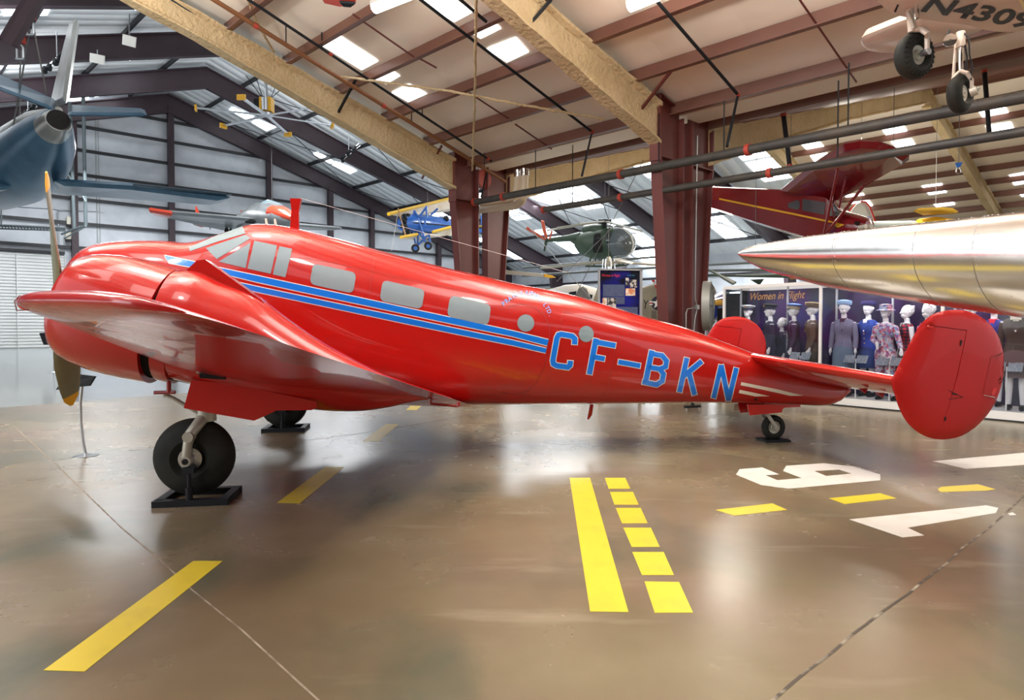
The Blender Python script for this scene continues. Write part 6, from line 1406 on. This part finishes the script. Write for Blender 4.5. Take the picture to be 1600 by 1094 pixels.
tubes('gear_leg', [((D(1128, 490, 18.3), V((D(1128, 490, 18.3).x, 18.3, 0))), .07)], 'cream', bya)
bd_ = G(1126, 606); mb = MB(); mb.box((bd_.x + .05, bd_.y, 1.02), (.14, .5, 2.0)); tag(mb.build('black_board', 'black'), 'narrow black upright board left of the glass case', 'board')

# ---- red high-wing monoplane behind the pipes
rm_ = mottle(mat('deep_red_dope', (.24, .008, .012), .25, coat=.8), (.19, .006, .010), 1); rp = thing('airplane', D(1260, 340, 19), 'deep red high-wing monoplane with a yellow flash hung behind the black pipes', 'airplane')
def slabbody(st_, m, name, parent, wd):
    rings = []; P_ = [(D(x, yt, Y), D(x, yb, Y)) for x, yt, yb, Y in st_]; dr = (P_[-1][0] - P_[0][0]); dr.z = 0; dr.normalize(); sd = V((dr.y, -dr.x, 0))
    for (t_, b_), w_ in zip(P_, wd):
        h = (t_.z - b_.z); c = t_
        prof = [(-.5, 0), (-.42, .05), (0, .08), (.42, .05), (.5, 0), (.5, -.55), (.36, -.93), (0, -1), (-.36, -.93), (-.5, -.55)]
        rings.append([t_ - sd * (w_ / 2) + sd * (x * w_) + V((0, 0, z * h if z < 0 else z * .5)) for x, z in prof])
    mb = MB(); mb.loft(rings, smooth=False); return mb, mb.build(name, m, parent)
rb, _ = slabbody([(1080, 292, 318, 21.5), (1124, 293, 331, 20.6), (1170, 295, 347, 19.8), (1222, 297, 364, 19.0), (1255, 303, 374, 18.5), (1290, 309, 375, 18.0), (1306, 325, 374, 17.8)], rm_, 'fuselage', rp, (.35, .5, .66, .8, .84, .84, .8))
rc, _ = skin([(1304, 350, 18.1, .42, .42), (1322, 353, 17.8, .42, .38), (1342, 356, 17.5, .40, .34), (1358, 357, 17.3, .32, .26), (1362, 357, 17.25, .15, .12)], rm_, 'engine_cowl', rp, 18)
TR = bvh([rb, rc])
for q in ([(1124, 309.5), (1180, 321), (1240, 333), (1300, 346), (1300, 348.5), (1240, 336), (1180, 324), (1124, 312)],): decal('yellow_flash', [[q[i], q[i + 1], q[6 - i], q[7 - i]] for i in range(3)], TR, M['yellow'], rp, .012, 6)
decal('yellow_flash', [[(1298, 345.5), (1320, 351.5), (1309, 356), (1303, 350)]], TR, M['yellow'], rp, .015, 5)
wgl = mat('cabin_glass', (.10, .10, .11), .08, coat=1)
for q in (rrect([(1231, 318), (1250, 311), (1250, 329), (1232, 325)], .4), [(1254, 311), (1290, 316), (1288, 336), (1254, 329)]): decal('cabin_window', [q], TR, wgl, rp, .012, 6)
plate([D(1294, 314, 17.9), D(1303, 318, 17.5), D(1316, 337, 17.2), D(1297, 338, 17.7)], .03, wgl, 'windscreen', rp)
zt_ = 5.35
plate([D(1218, 298, 18.8), D(1262, 262, 17.4), D(1314, 228, 15.8), D(1318, 225, 15.7), D(1345, 220.5, 15.3), D(1375, 222, 15.0), D(1403, 232, 14.9), D(1421, 243, 15.0), D(1420, 250, 15.3), D(1352, 289, 17), D(1303, 314, 18.4)], .22, rm_, 'wing', rp, nrm=V((0, 0, 1)))
tubes('wing_strut', [((D(1287, 368, 17.7), D(1309, 264, 16.4)), .035), ((D(1289, 368, 17.7), D(1350, 290, 16.6)), .04), ((D(1311, 325, 17.2), D(1321, 280, 16.8)), .025), ((D(1300, 318, 17.4), D(1303, 340, 17.4)), .02)], rm_, rp)
for x in (1343, 1352): mb = MB(); c = D(x, 355.5, 17.05); mb.tube([c, c + V((.05, -.22, 0))], .06, 10); mb.build('engine_cylinder', 'cream', rp)
plate([D(1334, 346, 17.3), D(1345, 347, 17.1), D(1341, 352, 17.1), D(1335, 350, 17.2)], .02, 'blackgap', 'cooling_inlet', rp)
plate([D(1080, 294, 21.5), D(1085, 255, 21.8), D(1100, 250, 21.6), D(1118, 294, 20.9)], .06, rm_, 'tail_fin', rp)
# white tail and yellow wing beyond
wt = thing('airplane', D(1350, 335, 24), 'white tailed aircraft with red fin edge behind the red monoplane nose', 'airplane'); wl_ = mat('tail_white', (.55, .62, .62), .4)
plate([D(x, y, 24) for x, y in ((1324, 340), (1330, 327), (1337, 318), (1345, 314.5), (1352, 316), (1358, 323), (1366, 345), (1345, 347))], .1, wl_, 'tail_fin', wt); tubes('fin_edge', [([D(x, y, 23.9) for x, y in ((1345, 314.5), (1353, 316), (1359, 323), (1368, 346))], .03), ([D(x, y, 23.9) for x, y in ((1322, 338), (1330, 326), (1337, 318))], .025)], M['red'], wt)
decal_q = plate([D(1349, 338, 23.88), D(1361, 340, 23.88), D(1361, 342, 23.88), D(1349, 340, 23.88)], .02, 'blue', 'tail_badge', wt)
plate([D(1325, 339, 22.6), D(1334, 338, 22.6), D(1366, 345, 23.8), D(1360, 346, 23.9)], .08, 'yellow', 'tailplane', wt, nrm=V((0, 0, 1))); skin([(1360, 352, 24.2, .15), (1385, 356, 24.6, .25), (1420, 359, 25.2, .35), (1460, 362, 26, .4)], wl_, 'fuselage', wt, 14)
yw = thing('airplane', D(1462, 332, 24), 'aircraft with an orange-yellow wing peeping over the polished metal wing', 'airplane'); plate([D(1427, 330, 23), D(1432, 327, 23), D(1470, 325.5, 24), D(1492, 327, 24.5), D(1498, 331, 24.8), D(1478, 333, 26), D(1440, 335, 25)], .10, by, 'wing', yw, nrm=V((0, 0, 1))); skin([(1436, 350, 25, .2), (1462, 350, 25.2, .28), (1490, 350, 25.6, .2)], by, 'fuselage', yw, 12)
hk = thing('lifting_hook', D(1498, 262, 16), 'blue clamp and shackle hanging before the tan far roof beam', 'hook'); c = D(1498, 259, 16); plate([c + V((-.08, 0, .07)), c + V((.09, 0, .09)), c + V((.03, 0, -.03)), c + V((-.03, 0, -.05))], .06, 'blue', 'clamp', hk); tubes('shackle', [([c + V((-.05, 0, -.05)), c + V((-.06, 0, -.16)), c + V((0, 0, -.2)), c + V((.06, 0, -.16)), c + V((.03, 0, -.04))], .012)], 'steel', hk, 6)

# ---- cream amphibian at the upper right
cr_ = mottle(mat('amphibian_cream', (.66, .56, .47), .35, coat=.3), (.58, .48, .40), 1); am = thing('airplane', D(1500, 30, 8.3), 'cream aircraft with registration N43094 and hanging wheels at the upper right', 'airplane')
zA = 5.42
def GA(x, y, z): return G(x, y, z)
und = [(1362, -14), (1370, 0), (1376, 7), (1383, 13), (1392, 19), (1403, 24), (1418, 27.5), (1432, 29.5), (1455, 32), (1476, 35), (1497, 37.5), (1513, 39.5), (1527, 43.5), (1540, 47), (1554, 49), (1568, 50), (1585, 49.5), (1602, 48), (1640, 44), (1640, -40), (1365, -40)]
U0 = [GA(x, y, zA) for x, y in und]; cU = GA(1520, -20, zA); amb = MB()
amb.loft([[cU + (p - cU) * .985 for p in U0], U0, [cU + (p - cU) * .99 + V((0, 0, .14)) for p in U0], [cU + (p - cU) * .8 + V((0, 0, .22)) for p in U0]], True, True, smooth=True); amb.build('hull_underside', cr_, am)
TA = bvh(amb); put_text('N43094', (1436, 16), (1636, 49), 20, TA, mat('registration_black', (.012, .018, .03), .4), am, 'registration_number', 0.0, .006, 40, up=(19, -22), bold=.028)
decal('yellow_line', [[(1588, -8), (1594, -8), (1612, 26), (1606, 26)]], TA, mat('pale_yellow', (.75, .68, .35), .5), am, .008, 10)
decal('small_mark', [[(1402, 6), (1405, 6), (1400, 18), (1397, 18)]], TA, M['black'], am, .008, 10)
stb = [(1345, 70), (1346, 64), (1351, 60.5), (1390, 45), (1420, 34), (1450, 31), (1500, 40), (1541, 48), (1520, 56), (1490, 62), (1455, 73), (1420, 81), (1396, 85), (1370, 84.5), (1354, 81), (1347, 76)]
S0 = [GA(x, y, 5.95) for x, y in stb]; cS = sum(S0, V((0, 0, 0))) / len(S0); mb = MB(); mb.loft([[cS + (p - cS) * .9 for p in S0], [p + V((0, 0, .05)) for p in S0], [cS + (p - cS) * .9 + V((0, 0, .16)) for p in S0]], True, True); mb.build('wing_root', cr_, am)
axA = V((.34, -.93, -.08)).normalized(); axB = V((.52, -.85, -.05)).normalized()
def susp_wheel(x, y, Y, R, W_, axA):
    c = D(x, y, Y); w_ = bpy.data.objects.new('main_wheel', None); COL.objects.link(w_); w_.parent = am; w_.location = PW[am.name].inverted() @ c; PW[w_.name] = PW[am.name] @ Matrix.Translation(w_.location)
    wheel(c, axA, R, W_, R * .42, ('rubber', 'legmetal'), w_); return c, w_
c1, w1_ = susp_wheel(1428, 88, 8.0, .275, .22, axA); c2, w2_ = susp_wheel(1500, 147, 8.8, .255, .19, axB)
mb = MB()
for k in range(26):
    a = 2 * PI * k / 26; s2 = axA.cross(V((0, 0, 1))).normalized(); u2 = s2.cross(axA); d = s2 * math.cos(a) + u2 * math.sin(a); mb.beam(c1 + axA * .075 + d * .255, c1 + axA * .105 + d * .20, .022, .012, up=axA)
mb.build('tread_lug', 'rubber', w1_)
q = c1 + axA * .17
tubes('fork_arm', [([D(1424, 46, 7.9), D(1440, 46, 7.85), D(1449, 52, 7.75), q + V((0, 0, .17)), q - V((0, 0, .02))], [.035, .035, .035, .032, .03])], cr_, am, 10); tubes('axle_nut', [((c1 + axA * .1, c1 + axA * .2), .04)], 'steel', am, 12)
tubes('gear_leg', [((D(1420, -8, 7.9), D(1422, 20, 7.9), D(1425, 50, 7.9)), .045), ((D(1418, 18, 7.85), D(1428, 44, 7.85)), .02)], cr_, am, 10); tubes('oleo_rod', [((D(1431, -6, 7.8), D(1432, 30, 7.8)), .028)], 'chrome', am, 12)
tubes('gear_leg', [((D(1501, 50, 8.75), D(1501, 74, 8.75)), .055), ((D(1494, 60, 8.8), D(1489, 125, 8.8)), .018)], cr_, am, 12); tubes('oleo_rod', [((D(1501, 72, 8.75), D(1501, 112, 8.75)), .03)], 'chrome', am, 12)
q2 = c2 + axB * .14
tubes('fork_arm', [([D(1488, 125, 8.75), D(1495, 116, 8.75), D(1501, 111, 8.72), D(1511, 114, 8.66), q2 + V((0, 0, .15)), q2], [.022, .026, .03, .028, .025, .025])], cr_, am, 10); tubes('torque_link', [([D(1508, 70, 8.7), D(1511, 90, 8.68), D(1508, 112, 8.7)], .012)], 'black', am, 6)
tubes('brake_unit', [((q2 - V((.02, 0, .02)), q2 + axB * .06), .06), ((q2 + V((.05, 0, -.02)), q2 + V((.08, -.02, .04))), .025)], 'legmetal', am, 10)
tubes('brake_hose', [([D(1507, 52, 8.7), D(1514, 60, 8.65), D(1515, 85, 8.65), D(1519, 105, 8.65), D(1517, 125, 8.66)], .010)], 'black', am, 6)
c = D(1484, 63, 8.7); mb = MB(); mb.lathe(c, V((-.35, -.9, -.15)), [(-.07, .02), (-.04, .07), (.0, .085), (.02, .08), (.025, .01)], 24); ld = mb.build('landing_light', 'chrome', am); tubes('light_bracket', [((c + V((0, .03, .06)), D(1483, 48, 8.75)), .02)], 'black', am)
# orange red wing tip at the top edge
og = thing('airplane_wing_tip', on_roof(530, 2, -1.2), 'bright red wing tip with a dark underside poking in at the top', 'aircraft part'); plate([on_roof(500, -14, -1.2), on_roof(504, 1, -1.2), on_roof(530, 7, -1.2), on_roof(556, 5, -1.2), on_roof(560, -14, -1.2)], .12, vo_, 'wing_tip', og, nrm=V((0, 0, 1))); plate([on_roof(530, 2, -1.28), on_roof(556, 4, -1.28), on_roof(548, 10, -1.28), on_roof(536, 9, -1.28)], .05, 'black', 'tip_underside', og, nrm=V((0, 0, 1)))

# ---- curved sign stands
def sign_stand(bx, by_, pole, board, lb):
    b0 = G(bx, by_); t = thing('sign_stand', b0, lb, 'sign', 'curved sign stands'); mb = MB(); mb.lathe(b0, V((0, 0, 1)), [(0, .14), (.006, .14), (.012, .11), (.03, .03), (.035, .01)], 40); mb.build('round_base', 'steel', t)
    tubes('curved_pole', [([b0 + V((0, 0, .02))] + [D(x, y, b0.y) for x, y in pole], .017)], 'steel', t, 12)
    P_ = [D(x, y, b0.y + dy) for x, y, dy in board]; plate(P_, .025, 'black', 'sign_board', t)
sign_stand(134, 712, [(130, 692), (126.5, 660), (125.5, 630), (128, 605), (131, 590)], [(87, 609.5, .1), (94, 600, .1), (119, 584, -.02), (151, 588, -.12), (142, 603, -.08), (118, 605, .0)], 'curved chrome pole with round base and black board beside the propeller')
sign_stand(83, 582, [(84, 565), (85, 550), (84, 536)], [(61, 520.5, 0), (82, 519, 0), (82, 539, 0), (68, 539, 0)], 'smaller distant sign stand with black board behind the engine cowl')
# ---- catwalk and service pipes on the end wall
cw_ = thing('wall_catwalk', D(40, 355, 44), 'grey steel catwalk with rail fixed high on the white end wall', 'catwalk'); gs = mat('catwalk_grey', (.12, .15, .16), .5, .3)
tubes('catwalk_deck', [((D(-10, 352, 43.5), D(102, 357, 44.2)), .09), ((D(-10, 357, 43.5), D(102, 360.5, 44.2)), .06)], gs, cw_)
mb = MB()
for k in range(18): mb.tube([D(2 + 5 * k, 352.3 + .22 * k, 43.5), D(4.5 + 5 * k, 357 + .22 * k, 43.5)], .03, 5)
mb.build('catwalk_lattice', 'black', cw_); tubes('hand_rail', [((D(2, 352, 43.5), D(2, 322, 43.5)), .05), ((D(81, 355, 44), D(81, 327, 44)), .05), ((D(2, 322, 43.5), D(81, 327, 44), D(93, 329, 44)), .03)], gs, cw_)
vd = thing('vertical_duct', D(120, 300, 43), 'tall narrow grey steel mast frame running up to the far roof', 'mast')
tubes('mast_leg', [((D(109, 160, 42.5), D(116, 358, 43.5)), .11), ((D(130, 150, 42.5), D(134, 352, 43.5)), .11)], gs, vd); tubes('mast_brace', [((D(100, 262, 43), D(112, 282, 43)), .06), ((D(125, 298, 43), D(134, 315, 43)), .06), ((D(96, 366, 43.5), D(116, 358, 43.5), D(134, 353, 43.2)), .08), ((D(100, 373, 43.5), D(134, 354, 43.2)), .05)], gs, vd)
cg = mat('conduit_light_grey', (.42, .45, .46), .5, .2)
for i, (pts, lb) in enumerate((([(149, 188), (153, 400)], 'pale vertical conduit on the end wall, first right of the mast'), ([(153, 188), (157, 400)], 'pale vertical conduit on the end wall, second right of the mast'), ([(201, 182), (207, 400)], 'pale vertical conduit on the end wall, alone between two posts'), ([(92, 400), (91, 330), (95, 328), (150, 331), (168, 334), (172, 340), (173, 400)], 'pale conduit looping over two switch boxes on the end wall'), ([(122, 370), (124, 405)], 'short pale conduit under the switch boxes'))):
    tag(tubes('wall_conduit', [([PLN(x, y, W0 - NV * .55, NV) for x, y in pts], .05)], cg), lb, 'conduit')
for x, y, lb in ((109, 345, 'grey switch box on the end wall, upper of two'), (107, 368, 'grey switch box on the end wall, lower of two')):
    c = PLN(x, y, W0 - NV * .7, NV); t = thing('switch_box', c, lb, 'electrical box'); mb = MB(); mb.box(c, (.38, .22, .55), math.atan2(DF.y, DF.x)); mb.build('box_body', 'legmetal', t); mb = MB(); mb.box(c - V((0, .1, .38)), (.3, .2, .2), math.atan2(DF.y, DF.x)); mb.build('box_gland', 'black', t)

# hangers that carry the suspended things from the roofs
def hang(x, y, Y, ztop, label):
    a = D(x, y, Y); tag(tubes('hanging_cable', [((a, V((a.x, a.y, ztop))), .008)], cb, n=5), label, 'cable')
hang(1498, 255, 16, 8.2, 'thin cable carrying the blue lifting clamp')
hang(1235, 300, 19, 8.6, 'thin cable over the cabin of the red monoplane')
hang(1396, 232, 15.2, 8.0, 'thin cable to the wing tip of the red monoplane')
hang(1345, 316, 24, 11.5, 'thin cable over the white tail')
hang(1462, 330, 24.2, 13.0, 'thin cable over the orange-yellow wing')
hang(1180, 431.5, 19.6, 8.7, 'thin cable carrying the drooping green rotor')
hang(945, 344, 35.9, 14.5, 'thin cable over the helicopter rotor mast')
hang(951, 409, 26, 14.0, 'thin cable carrying the rotor with the cream blade')
hang(425, 318, 38, 17.0, 'thin cable over the cockpit of the small grey jet')
hang(668, 325, 45.5, 15.5, 'thin cable over the blue biplane')
hang(1560, -10, 8.2, 9.5, 'cable carrying the cream aircraft')
